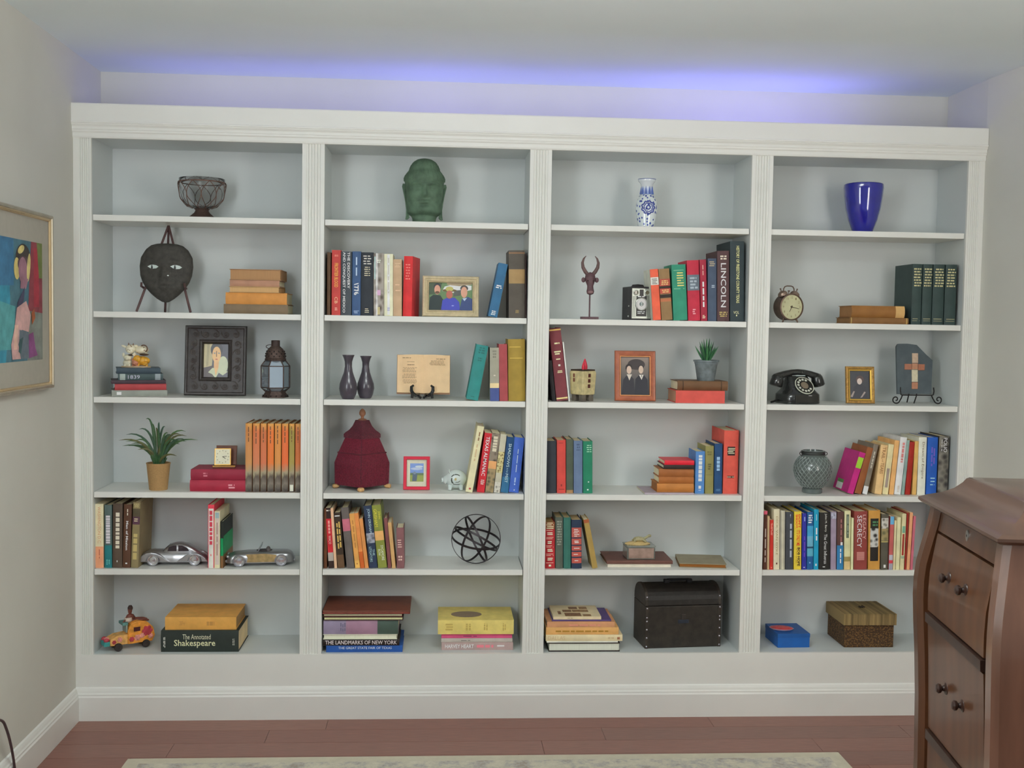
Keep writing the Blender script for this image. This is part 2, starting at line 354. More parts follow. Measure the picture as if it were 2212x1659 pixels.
def stand(x0, x1, base, top, Y, col, label, shelf, dx=0, yaw=0, d=None, group=None, name='hardcover_book', zoff=0, **kw):
    """a book upright on a shelf, its spine at depth Y between pixel columns x0..x1 at the foot"""
    z0 = Zs[shelf] + zoff; pm = (base + top) / 2
    P0 = atY((x0 + x1) / 2, base, Y); t = (x1 - x0) * SC(Y) - .0006
    a = proj((P0.x, Y, z0)); b = proj((P0.x, Y, z0 + .2)); nat = (b[0] - a[0]) / (a[1] - b[1]) * (base - top)
    th = math.atan2(dx - nat, base - top) if abs(dx - nat) > 1.2 else 0.0
    h = (base - top) * SC(Y) / math.cos(th)
    if d is None: d = min(.70 * h, DEP - Y - .012)
    d = min(d, DEP - Y - .006)
    cy = math.cos(math.radians(yaw)); sy = math.sin(math.radians(yaw))
    r = thing(name, label, 'book', (P0.x - sy * d / 2, Y + cy * d / 2, z0 + t / 2 * abs(math.sin(th)) + .0002), 0, group)
    r.rotation_euler = (Matrix.Rotation(math.radians(yaw), 3, 'Z') @ Matrix.Rotation(th, 3, 'Y')).to_euler()
    if name == 'paperback_book': kw.setdefault('soft', True); kw.setdefault('bulge', .02); kw.setdefault('board', .0008)
    book_parts(r, lambda u, v, w: (u, v - d / 2, w), t, d, h, col, seed=int(x0), **kw)
    return r
def lie(z, xc, Y, L, d, t, col, label, face='spine', yaw=0, group=None, name='hardcover_book', px=True, **kw):
    """a book lying flat at height z; L, d, t in pixels at depth Y; returns the height of its top"""
    if px: s = SC(Y); L *= s; d *= s; t *= s
    P0 = Vector((Xat(xc, Y, z), Y, z))
    a = math.radians(yaw)
    r = thing(name, label, 'book', (P0.x - math.sin(a) * d / 2, Y + math.cos(a) * d / 2, z + .0002), yaw, group)
    if name == 'paperback_book': kw.setdefault('soft', True); kw.setdefault('bulge', .02); kw.setdefault('board', .0008)
    sg = 1 if face == 'spine' else -1
    book_parts(r, lambda u, v, w: (sg * (L / 2 - w), sg * (v - d / 2), u + t / 2), t, d, L, col, seed=int(xc), **kw)
    return z + t + .0004
W_ = '#e8e4dc'; GO = '#c9a860'
def row(shelf, base, Y, group, items):
    for it in items:
        x0, x1, top, dx, col, label = it[:6]; kw = dict(it[6]) if len(it) > 6 else {}
        stand(x0, x1, base, top, kw.pop('Y', Y), col, label, shelf, dx=dx, group=group, **kw)
PB = 'paperback_book'
# ---- first column, fifth shelf
row(5, 1226.5, .03, 'books leaning by the silver sedan', [
 (206.5, 223.6, 1089, -1, '#d6bd9d', 'cream and salmon paperback standing first at the left end beside toy sedan', dict(name=PB, bands=[(.665, 1, '#c98a68')], titles=[('WASHINGTON D.C.', .04, .62, .3, .66, '#b08058', 'v'), (1, .70, .86, .4, .58, '#9a5038', 'v', dict(words=2))])),
 (226, 241.5, 1091, 0, '#4a5855', 'grey book with teal foot and tall pale lettering, near toy sedan', dict(bands=[(.64, 1, '#1f6266')], titles=[(1, .14, .62, .2, .8, '#b4b0b4', 'v', dict(words=14, fill=.95)), (2, .86, .95, .2, .8, '#4f8f8c', 'v')])),
 (243, 263, 1088, 1, '#4a3d33', 'thick dark brown book with spaced pale capitals, left of toy sedan', dict(titles=[(1, .06, .74, .3, .75, '#b8b0a0', 'v', dict(words=9, fill=.9)), (1, .88, .91, .42, .58, '#d0d0c0', 'v', dict(words=1))])),
 (264.5, 281, 1090, 3, '#4d3325', 'brown book titled in white with a white bird mark at its foot', dict(titles=[('Men of Mission', .26, .72, .35, .65, '#d8cfbc', 'v', dict(off=.02)), (1, .06, .18, .42, .6, '#d0c4ac', 'v', dict(words=2)), (1, .915, .94, .3, .7, '#e0dcd0', 'v', dict(words=1))])),
 (282.5, 298, 1085, 5, '#75684a', 'olive brown cloth book with banded spine touching the toy sedan', dict(d=.185, bands=[(.10, .22, '#4a4230'), (.22, .34, '#4a2f3c')], titles=[(5, .02, .08, .15, .9, '#a89c70', 'h'), (2, .24, .3, .2, .8, '#b0a488', 'h'), (1, .48, .92, .2, .8, '#a08f5c', 'v', dict(words=5, fill=.9))])),
])
row(5, 1225, .03, 'books between the two toy cars', [
 (449, 462.3, 1088, -1, '#c23848', 'tall pink red thin book with white spine between the two toy cars', dict(d=.2, bands=[(.06, 1, '#d8c4bc', .8)], titles=[(1, .08, .7, .25, .75, '#a83040', 'v', dict(words=8, fill=.9)), (1, .78, .81, .4, .6, '#b03030', 'v', dict(words=1))])),
 (463, 475, 1102, -1, '#cdbd9c', 'cream paperback with lilac spine panel between the two toy cars', dict(name=PB, d=.19, bands=[(.02, .12, '#8aa0a4', .7), (.12, .94, '#b8a89e', .7)], titles=[(1, .18, .86, .35, .65, '#8a6a60', 'v', dict(words=4))])),
 (476.3, 482.3, 1124, -1, '#1d211c', 'short black and green book nearest the toy convertible', dict(d=.19, side=[('r', .32, .72, 0, 1, '#0f7a48'), ('r', .72, 1, 0, 1, '#6a4a2c')], bands=[(.36, .74, '#0f7a48'), (.74, 1, '#6a4a2c')])),
])
# ---- first column, fourth shelf: eight gold volumes
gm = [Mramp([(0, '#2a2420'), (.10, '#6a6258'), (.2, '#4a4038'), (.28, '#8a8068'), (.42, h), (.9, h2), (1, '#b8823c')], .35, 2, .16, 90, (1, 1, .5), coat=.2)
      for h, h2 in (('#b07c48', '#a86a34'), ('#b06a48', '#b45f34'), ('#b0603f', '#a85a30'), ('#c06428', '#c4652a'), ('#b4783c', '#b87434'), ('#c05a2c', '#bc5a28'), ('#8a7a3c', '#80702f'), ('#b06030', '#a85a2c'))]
ends = [529.6, 545.5, 562, 577, 592.5, 608, 623.7, 637, 651]
labs = ['tan gold volume first of eight in the orange set by red books', 'rosy gold volume second in the orange set beside the red books', 'brick gold volume third in the orange set on fourth shelf', 'bright orange volume fourth in the gold set on fourth shelf',
        'yellow tan volume fifth in the orange set on fourth shelf', 'vivid orange volume sixth, just left of the olive one', 'olive gold volume with a white sticker at its foot', 'brown orange volume last of the set against the pilaster']
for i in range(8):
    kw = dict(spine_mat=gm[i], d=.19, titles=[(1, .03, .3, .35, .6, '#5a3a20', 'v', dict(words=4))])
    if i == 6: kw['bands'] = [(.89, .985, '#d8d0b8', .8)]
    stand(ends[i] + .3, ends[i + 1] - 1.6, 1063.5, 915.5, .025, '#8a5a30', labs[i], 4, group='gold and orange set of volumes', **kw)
# ---- second column, second shelf
row(2, 682.5, .03, 'books left of the three men photograph', [
 (706, 713.5, 549, 0, '#4a3420', 'narrow brown book pressed against the pilaster beside red frontier book', {}),
 (716, 735, 544, 0, '#a43a36', 'red book titled FRONTIER BLOOD in orange capitals', dict(titles=[('FRONTIER BLOOD', .2, .57, .3, .72, '#e08a3c', 'v', dict(off=.02)), (2, .07, .1, .3, .8, '#c87868', 'h'), ('CB', .72, .82, .34, .68, '#d8a07c', 'v'), (3, .88, .93, .36, .68, '#d09080', 'h')])),
 (736, 758.5, 546.5, 0, '#3b4045', 'dark grey book about the discovery and conquest of Mexico', dict(titles=[('THE DISCOVERY', .01, .58, .6, .85, '#c4c8cc', 'v', dict(off=.015)), ('AND CONQUEST OF MEXICO', .01, .96, .15, .42, '#c4c8cc', 'v', dict(off=.015))])),
 (760, 778.5, 546, 0, '#344a6c', 'navy book titled 1776 in slanted white numerals', dict(titles=[('1776', .49, .68, .22, .78, '#ece8d8', 'v', dict(shear=-.3, off=.03)), (1, .08, .44, .38, .62, '#9aaac0', 'v', dict(words=2)), (3, .92, .97, .2, .85, '#7a8ca8', 'h', dict(words=1))])),
 (779.5, 805.5, 547.5, 0, '#25292f', 'black book with gold banded lettering beside the 1776 book', dict(titles=[(4, .04, .2, .15, .85, '#b4b0a8', 'h', dict(words=2, fill=.4)), (5, .22, .38, .25, .75, '#b0a890', 'h', dict(words=2, fill=.4)), (3, .88, .96, .3, .7, '#b0a890', 'h', dict(words=1, fill=.4))])),
 (807, 829, 549, 0, '#6b645e', 'glossy grey book with photo collage spine and light blue edge', dict(coat=.6, rough=.25, spine_mat=Mvor('#4a4038', '#8f8880', 55, (.1, .6), .25, .4, (1, 1, .6)), bands=[(.86, .98, '#a89c74', .55)], titles=[(1, .03, .6, .06, .2, '#9fc0dc', 'v', dict(words=1)), (1, .56, .7, .35, .7, '#b08ca8', 'h', dict(words=1)), (2, .1, .16, .35, .7, '#c8c0b0', 'h')])),
 (829.7, 848.7, 550, 0, '#d0c5aa', 'cream book with a glossy white spine stripe of tiny print', dict(bands=[(.01, .98, '#e6e4dc', .5)], titles=[(1, .05, .68, .4, .6, '#a8a498', 'v', dict(words=5)), (2, .86, .92, .35, .65, '#8888a8', 'h')])),
 (849.2, 868, 561, 0, '#a78c70', 'tan cloth book shorter than the cream one beside red cover', dict(titles=[(3, .06, .15, .2, .9, '#bfa68a', 'h', dict(words=1, fill=.3)), (2, .4, .6, .2, .9, '#b89c80', 'h', dict(words=1, fill=.2))])),
 (869.5, 889, 554, 3, '#b42a2c', 'bright red hardcover turned to show its front board', dict(yaw=-9, d=.155, titles=[(6, .12, .4, .2, .8, '#d06058', 'h', dict(words=2, fill=.45))])),
])
row(2, 684.5, .03, 'books at the right end of second shelf', [
 (1054, 1074.5, 569.5, 23, '#2d5878', 'blue book leaning against a tall dark volume', dict(titles=[(2, .4, .47, .2, .85, '#c8d4dc', 'h', dict(words=1)), (3, .88, .97, .25, .75, '#b8c4cc', 'h')])),
 (1099, 1134, 539, 0, '#4a443d', 'tall dark charcoal book with a tan label behind leaning blue book', dict(bands=[(.03, .05, '#7a5a40'), (.28, .49, '#8a704a')], titles=[(3, .88, .93, .4, .65, '#8a7448', 'h')])),
 (1134.6, 1137.2, 546, 0, '#2b1a18', 'thin black booklet squeezed between tall dark book and upright', {}),
])
# ---- second column, third shelf
row(3, 865.5, .02, 'old books right of the open book', [
 (1006.7, 1033, 747, 22.5, '#2b716e', 'teal cloth book leaning to the right', dict(bulge=.12, titles=[(3, .03, .16, .25, .85, '#1c5452', 'h', dict(words=2)), (2, .22, .3, .3, .7, '#1c5452', 'h'), (1, .93, .95, .3, .7, '#1c5452', 'h', dict(words=1))])),
 (1058.5, 1078.5, 750, -.5, '#8b8879', 'faded grey book with torn blue and tan foot', dict(bands=[(.665, .755, '#d6b58a'), (.755, 1, '#3c4878')], titles=[(3, .04, .2, .3, .75, '#6a675c', 'h'), (1, .5, .54, .4, .7, '#a8a498', 'h', dict(words=1))])),
 (1079.3, 1097.5, 742, -2, '#8a3d40', 'muted maroon book with plain spine beside the golden one', {}),
 (1098.3, 1135.3, 731, -1, '#87702f', 'thick worn olive gold book against the third pilaster', dict(bulge=.14, titles=[(1, .12, .13, .05, .95, '#b09848', 'h', dict(words=1, fill=1)), (1, .30, .31, .05, .95, '#b09848', 'h', dict(words=1, fill=1))])),
])
# ---- second column, fourth shelf
row(4, 1063.5, .04, 'books right of the piggy bank', [
 (1005.5, 1020.5, 919.5, 26, '#d6c09c', 'tall cream book leaning steeply beside the piggy bank', dict(pages='#c8bca8', titles=[(1, .08, .22, .35, .65, '#7a5a3c', 'v', dict(words=2)), (1, .26, .56, .3, .62, '#b09a74', 'v', dict(words=3)), (1, .93, .96, .35, .7, '#8a3838', 'h', dict(words=1, fill=.9))])),
 (1029.8, 1046.3, 934, 17.5, '#a8242c', 'red almanac of Texas with white capitals', dict(name=PB, titles=[('TEXAS ALMANAC', .06, .72, .28, .75, W_, 'v', dict(off=.01)), (3, .78, .87, .3, .8, '#dcb0a8', 'h')])),
 (1047.6, 1065.3, 934, 15.5, '#5c4f44', 'brown photo covered paperback with an orange band', dict(name=PB, bands=[(.0, .47, Mvor('#3a3026', '#766a5c', 60, (.1, .6), .4)), (.47, .60, '#d9925f'), (.6, 1, Mvor('#3f4234', '#8a7858', 60, (.1, .6), .4))], titles=[(1, .05, .34, .2, .85, '#b0a894', 'v', dict(words=6, fill=.8))])),
 (1066.2, 1080, 936, 15, '#a7a390', 'pale grey green book with mottled flowers on its spine', dict(bands=[(.3, .66, Mvor('#6a5630', '#b0a878', 110, (.2, .5), .4)), (.82, 1, Mvor('#6a655c', '#b4b0a4', 90, (.2, .5), .4))])),
 (1081, 1097.8, 942, 14.5, '#1c3c5e', 'dark blue book titled SHADOWS IN THE MIST', dict(bands=[(.72, 1, '#2a5a7a')], titles=[('SHADOWS', .12, .54, .35, .72, '#a8c8d0', 'v'), ('IN THE', .56, .64, .4, .62, '#88a8b8', 'v'), ('MIST', .66, .82, .35, .72, '#a8c8d0', 'v')])),
 (1098.8, 1120.5, 943, 13, '#38549e', 'bright cobalt book at the right end with white dot', dict(titles=[(1, .2, .66, .45, .55, '#a8b8e0', 'v', dict(words=4)), (1, .72, .88, .4, .6, '#90a4d8', 'v', dict(words=2)), (1, .94, .965, .45, .6, '#f0f0f0', 'h', dict(words=1, fill=.9))])),
])
# ---- second column, fifth shelf
row(5, 1227, .03, 'books left of the metal orb', [
 (699, 706, 1097, 0, '#57341f', 'narrow rust brown book against the pilaster beside red Waco book', {}),
 (710, 721.5, 1095.5, -7, '#2c1c18', 'black and red paperback with WACO on its spine', dict(name=PB, bands=[(.18, .74, '#a81f28'), (.74, .88, '#9a9088')], titles=[(1, .2, .45, .3, .7, '#d88078', 'v', dict(words=5, fill=.9)), ('WACO', .46, .6, .28, .74, '#e0a098', 'v'), (1, .03, .06, .1, .9, '#c0b8b0', 'h', dict(words=1))])),
 (722.3, 728.3, 1096, -8.5, '#c49f80', 'thin peach paperback right of the Waco book', dict(name=PB)),
 (729.5, 744.5, 1106, -9, '#33271d', 'black book with gold scrawled lettering and brown foot', dict(bands=[(.76, 1, '#57402c')], titles=[(2, .14, .74, .2, .85, '#b0924c', 'v', dict(words=6, fill=.6)), (1, .05, .07, .1, .9, '#c8c8c8', 'h', dict(words=1, fill=.9))])),
 (749, 765.5, 1095, -13, '#57504d', 'charcoal book with dull pink label near its head', dict(bands=[(.19, .39, '#a55a6a')])),
 (767.3, 778, 1108, -13, '#bf8848', 'tan orange paperback with long small title', dict(name=PB, bands=[(.86, 1, '#d09a50')], titles=[(1, .06, .7, .4, .65, '#8a5a28', 'v', dict(words=5)), (1, .9, .94, .4, .6, '#8a4a20', 'h', dict(words=1))])),
 (778.8, 787.7, 1107, -14, '#c07840', 'orange paperback with red brown foot, taller of two', dict(name=PB, bands=[(.70, 1, '#a8501f')])),
 (788.5, 796.5, 1119, -13, '#b97a44', 'short orange paperback next to the navy legal thriller', dict(name=PB)),
 (797.8, 815.3, 1091, -13, '#232f45', 'navy thriller titled THE LITIGATORS', dict(coat=.4, bands=[(.44, .6, Mvor('#3a3c44', '#8a8c98', 60, (.1, .6), .3))], titles=[('JOHN GRISHAM', .05, .44, .35, .75, '#9ab0b8', 'v'), ('LITIGATORS', .66, .9, .2, .5, '#90b0b0', 'v'), ('THE', .7, .8, .6, .85, '#90b0b0', 'v')])),
 (816.8, 836.2, 1090, -14, '#757a35', 'green thriller titled SYCAMORE ROW', dict(coat=.4, bands=[(.41, .56, '#d4975c')], titles=[('JOHN', .1, .22, .55, .85, '#c8b038', 'v'), ('GRISHAM', .06, .34, .15, .48, '#c8b038', 'v'), ('SYCAMORE', .64, .88, .52, .82, '#dcdcb0', 'v'), ('ROW', .7, .8, .18, .45, '#dcdcb0', 'v')])),
 (838, 845.5, 1117.5, -9, '#6c3f3e', 'thin maroon book right of the green thriller', {}),
 (847, 855, 1127, -9.5, '#b28c5c', 'thin yellow tan booklet beside the short maroon book', dict(name=PB)),
 (857, 873.3, 1138, -1, '#6f4a4c', 'short maroon book with gold lines at the row end', dict(d=.11, titles=[(4, .28, .5, .1, .75, '#b89a90', 'h', dict(words=1, fill=.4)), (2, .68, .82, .2, .8, '#b89a90', 'h', dict(words=2))])),
])
# ---- third column, second shelf
row(2, 692.3, .03, 'books rising in height beside the box camera', [
 (1410.7, 1428.5, 582, -7, '#d4563e', 'orange red book with white label beside the box camera', dict(side=[('l', 0, 1, 0, 1, '#d8ccb8')], bands=[(.16, .31, '#e2d6bf')], titles=[(4, .18, .3, .12, .85, '#5a5048', 'h', dict(words=1, fill=.45))])),
 (1429.5, 1453.5, 581, -7.5, '#7c6242', 'brown law book with red and black spine labels', dict(bands=[(.2, .335, '#9c463a'), (.335, .385, '#2c231d'), (.385, .48, '#a8463a'), (.5, .565, '#2c231d'), (.58, .64, '#a06040')], titles=[(3, .22, .32, .15, .85, '#c8a068', 'h'), (2, .4, .47, .15, .85, '#c8a068', 'h')])),
 (1454.8, 1486, 571, -4.5, '#2d7860', 'thick green book with gold title block', dict(titles=[(6, .13, .4, .3, .85, '#b4ac64', 'h', dict(words=1, fill=.45)), (1, .1, .108, .05, .95, '#7cb090', 'h', dict(words=1, fill=1)), (1, .43, .438, .05, .95, '#7cb090', 'h', dict(words=1, fill=1))])),
 (1486.8, 1513.5, 561, -3.5, '#a3283a', 'crimson book with grey label and round seal', dict(bands=[(.24, .5, '#58626c')], titles=[(4, .27, .48, .15, .85, '#8a949c', 'h', dict(words=2)), (3, .8, .9, .35, .65, '#d08088', 'h', dict(words=1))])),
 (1514.3, 1528.5, 559, -3, '#8c2536', 'narrow dark red book with white script title', dict(titles=[(1, .36, .8, .3, .6, '#dcc8bc', 'v', dict(words=4, fill=.8)), (1, .07, .26, .35, .55, '#c89890', 'v', dict(words=2)), (3, .9, .96, .2, .7, '#c8b098', 'h', dict(words=1))])),
 (1529.2, 1548.5, 556, 0, '#3d4859', 'slate navy book between narrow red book and brown presidential biography', dict(titles=[(3, .04, .13, .1, .85, '#94866c', 'h', dict(words=1, fill=.5)), (2, .42, .47, .4, .8, '#8a94a0', 'h', dict(words=1))])),
 (1549.5, 1576, 539, 0, '#4b3536', 'brown presidential biography with large widely spaced white capitals', dict(titles=[('LINCOLN', .175, .80, .28, .72, '#d8d4cc', 'v', dict(off=.005)), (2, .06, .13, .2, .85, '#b8b0a0', 'h', dict(words=2)), (3, .86, .94, .15, .85, '#a08e54', 'h', dict(words=2))])),
 (1577.2, 1608.5, 517.5, 0, '#2b3538', 'tallest dark green county history book titled in yellow letters', dict(titles=[('HISTORY OF FREESTONE COUNTY TEXAS', .06, .77, .42, .64, '#d4cc84', 'v', dict(off=.01)), ('VOL', .87, .905, .22, .62, '#d4cc94', 'h'), ('I', .915, .935, .4, .48, '#d4cc94', 'h')])),
])
# ---- third column, third shelf
row(3, 867, .05, 'dark volumes leaning at the left upright', [
 (1192.5, 1201, 779, -9, '#1d1b1d', 'short black book wedged behind the leaning maroon volume', {}),
 (1202.2, 1227.5, 709.5, -16.5, '#662f34', 'tall maroon volume leaning left with gold spine bands', dict(bands=[(.015, .035, '#c8a25c'), (.955, .975, '#d8b47c')], titles=[(1, .2, .22, .3, .8, '#d0b890', 'h', dict(words=2, fill=1)), (2, .31, .37, .2, .85, '#d0b890', 'h', dict(words=1, fill=.6)), (1, .42, .435, .3, .8, '#d0b890', 'h', dict(words=1, fill=1)), (1, .5, .525, .45, .65, '#e0d0b0', 'h', dict(words=1, fill=1)), (2, .58, .62, .3, .9, '#d0b890', 'h', dict(words=1))])),
 (1228.3, 1231.3, 738, -13.5, '#d4d0c0', 'thin white booklet leaning on the right of maroon volume', dict(name=PB, d=.12)),
])
# ---- third column, fourth shelf
row(4, 1068.5, .04, 'five cloth books at the left of fourth shelf', [
 (1180.5, 1202, 954, 0, '#2d3036', 'black cloth book first at the left upright beside coral one', dict(bulge=.12, pages='#a89878')),
 (1203, 1222.5, 952, 0, '#b03f38', 'coral red cloth book second in the left row', dict(bulge=.12, pages='#b0a080', titles=[(1, .05, .06, .15, .85, '#7a2420', 'h', dict(words=1, fill=1)), (1, .83, .87, .4, .62, '#6a1c1c', 'h', dict(words=1, fill=1)), (1, .92, .93, .15, .85, '#7a2420', 'h', dict(words=1, fill=1))])),
 (1223.3, 1238.5, 950, 0, '#434b3f', 'grey green worn book between coral and slate blue ones', dict(bulge=.12, pages='#a89878', bands=[(.94, 1, '#8a6a48')])),
 (1239.2, 1258.7, 953, 0, '#56667f', 'slate blue cloth book fourth in the left row', dict(bulge=.12, pages='#b0a488', titles=[(3, .05, .2, .3, .8, '#3a4860', 'h', dict(words=2))])),
 (1259.4, 1280.3, 954, 0, '#1e684e', 'emerald green book with white dot on spine', dict(bulge=.1, pages='#b4a888', titles=[(4, .06, .22, .35, .9, '#8cb49c', 'h', dict(words=2, fill=.4)), (1, .77, .79, .5, .64, '#e8e8e0', 'h', dict(words=1, fill=1)), (1, .91, .95, .4, .6, '#c0d0b8', 'h', dict(words=1))])),
])
row(4, 1066.5, .05, 'upright books at the right of fourth shelf', [
 (1500.8, 1521.5, 973, 1.5, '#4872a6', 'light blue book with white letters beside the small flat stack', dict(d=.125, titles=[(1, .06, .72, .3, .72, '#b8d0e8', 'v', dict(words=9, fill=.9)), (1, .8, .93, .3, .7, '#d0e0f0', 'v', dict(words=1, fill=.7))])),
 (1522.6, 1541.3, 961, 1.5, '#777144', 'olive khaki cloth book right of the light blue one', dict(d=.14, titles=[(2, .1, .2, .2, .8, '#5a542e', 'h'), (3, .36, .5, .3, .7, '#4a4628', 'h', dict(words=1)), (1, .6, .605, .1, .9, '#4a4628', 'h', dict(words=1, fill=1))])),
 (1542.3, 1560, 955.5, 1.5, '#1e3d61', 'deep navy book with pale blue lettering near red dictionary', dict(d=.15, titles=[(1, .25, .55, .25, .7, '#7c9cb8', 'v', dict(words=5, fill=.9)), (2, .9, .95, .2, .8, '#4a6a88', 'h')])),
 (1561, 1594, 926, 3.5, '#b54a3e', 'large red dictionary of American history with black oval label', dict(d=.2, bands=[(.255, .395, '#2e1f1c', .78), (.715, .75, '#2e1f1c', .75)], titles=[(4, .27, .37, .24, .76, '#d8c8a0', 'h', dict(words=1, fill=.45)), (1, .725, .74, .22, .78, '#d8a890', 'h', dict(words=2))])),
])
# ---- third column, fifth shelf
row(5, 1229.3, .03, 'old books at the left of fifth shelf', [
 (1177.3, 1199, 1127, 0, '#98262a', 'red condensed volume with gold ruled title bands', dict(pages='#8a6c40', bands=[(.0, .15, '#7a4a30')], titles=[(4, .0, .15, .1, .9, '#d8b898', 'h', dict(words=1, fill=.45))] + [(1, f, f + .012, .05, .95, '#d89c8c', 'h', dict(words=1, fill=1)) for f in (.17, .32, .35, .5, .53, .68, .71, .87)] + [(2, f, f + .07, .2, .8, '#dcc0a8', 'h', dict(words=1)) for f in (.21, .4, .57, .76)] + [(1, .915, .955, .35, .62, '#e0d0a8', 'h', dict(words=1, fill=1))])),
 (1199.8, 1216.3, 1116, 0, '#4a5047', 'grey green book with faint lettered spine', dict(bulge=.12, pages='#8a7a58', titles=[(10, .06, .55, .15, .85, '#72766a', 'h', dict(words=2))])),
 (1217, 1233.3, 1116.5, 0, '#2d5a50', 'teal green scuffed book beside the navy one', dict(bulge=.12, pages='#8a7a58')),
 (1234, 1257, 1121.5, 0, '#252f42', 'navy volume with five red labels on its spine', dict(pages='#9a8460', bands=[(.16, .36, '#a04a40', .93), (.385, .51, '#a04a40', .93), (.535, .63, '#a04a40', .93), (.66, .755, '#a04a40', .93), (.785, .89, '#a04a40', .93)], titles=[(5, .18, .35, .2, .8, '#e0c8b8', 'h', dict(words=1, fill=.4)), (2, .42, .48, .25, .75, '#e0c8b8', 'h', dict(words=1)), (1, .57, .595, .2, .8, '#e0c8b8', 'h', dict(words=1)), (1, .695, .72, .2, .8, '#e0c8b8', 'h', dict(words=1)), (1, .825, .85, .3, .7, '#e0c8b8', 'h', dict(words=1))])),
 (1279.5, 1291.5, 1121.5, -20, '#8c7440', 'thin mustard book leaning left with brown head', dict(d=.12, bands=[(0, .07, '#8a4a2c')])),
])
# ---- fourth column, second shelf: matching green set
for i, (a, b) in enumerate(((1968, 1989.8), (1990.3, 2012), (2012.5, 2038.3), (2038.8, 2064.5))):
    stand(a, b, 697.5, 564, .03, '#2c3a38', ['dark green matching volume at the left of the set of four', 'dark green matching volume second from left in set of four', 'dark green matching volume second from right in set of four', 'dark green matching volume at the right end nearest the upright'][i], 2,
          dx=5, d=.17, group='set of four dark green volumes',
          titles=[(7, .06, .38, .08, .92, '#a09a72', 'h', dict(words=3, fill=.5)), (1, .9, .908, .05, .95, '#9a9470', 'h', dict(words=1, fill=1)), (1, .935, .94, .05, .95, '#9a9470', 'h', dict(words=1, fill=1))])
# ---- fourth column, fourth shelf
row(4, 1069, .055, 'leaning books right of the lattice jar', [
 (1829.5, 1843.5, 977, 28.5, '#a11f68', 'magenta book with green stickers leaning first in the row', dict(name=PB, d=.16, side=[('l', .74, .97, .42, .82, '#d0d4c4'), ('l', .74, .82, .42, .82, '#58a838')], bands=[(.12, .38, '#86b030', .9)], titles=[])),
 (1845.5, 1861, 966, 30, '#7b4726', 'chestnut brown book leaning behind the magenta one', dict(d=.16)),
 (1862.3, 1873.5, 958, 26.5, '#6c6256', 'grey brown thin book with white sticker at its foot', dict(d=.165, bands=[(.84, 1, '#d0d0c8')], titles=[(1, .1, .5, .35, .65, '#a09a8c', 'v', dict(words=6, fill=.9))])),
 (1889, 1905, 959, 14.5, '#cda676', 'tan book titled TRAIL of TEARS', dict(d=.165, titles=[('TRAIL', .04, .28, .3, .75, '#7a4a24', 'v'), ('of', .29, .34, .4, .6, '#7a4a24', 'v'), ('TEARS', .36, .58, .3, .75, '#7a4a24', 'v')])),
 (1905.8, 1918.5, 957, 14, '#d4bb90', 'cream yellow paperback right of the trail book', dict(name=PB, d=.16, bands=[(.48, .86, '#8a7a70', .5)])),
 (1920, 1930.5, 948, 13.5, '#cb9860', 'apricot paperback with broad top left of the white book', dict(name=PB, d=.17)),
 (1931, 1946.3, 941, 15, '#d4d1ca', 'white book with red lettering leaning mid row', dict(d=.175, titles=[(1, .05, .5, .35, .75, '#b06a68', 'v', dict(words=7, fill=.8)), (1, .84, .96, .3, .7, '#b0a8a0', 'v', dict(words=2))])),
 (1947, 1953.6, 947, 13, '#7a8f88', 'thin sage green book between white and crimson ones', dict(d=.16)),
 (1954.6, 1966.5, 951, 11, '#8a2018', 'crimson cloth book near the right of the row', dict(d=.16, pages='#a89070')),
 (1970, 1979, 949, 6.5, '#be9858', 'mustard yellow paperback left of the white empire book', dict(name=PB, d=.16)),
 (1980.5, 1999, 940, 4.5, '#c9c9ba', 'ivory book titled Dream of Empire', dict(d=.175, titles=[('Dream of Empire', .08, .72, .35, .72, '#6a5a44', 'v')])),
 (2000, 2023.5, 940, 4, '#1f4c98', 'royal blue book with faded purple title partly behind the cabinet', dict(d=.18, titles=[(2, .15, .5, .3, .75, '#5a4a9c', 'v', dict(words=3)), (3, .68, .85, .3, .8, '#8ab0dc', 'h', dict(words=1, fill=.3))])),
 (2024.5, 2047.5, 937, 5.5, '#3b3531', 'black photo book titled POLIO beside the upright', dict(d=.18, spine_mat=Mvor('#2a2624', '#6a665c', 40, (.2, .7), .4), titles=[('POLIO', .03, .27, .42, .78, '#e0dcd0', 'v'), (1, .04, .28, .2, .3, '#c8c4b8', 'v', dict(words=3))])),
])
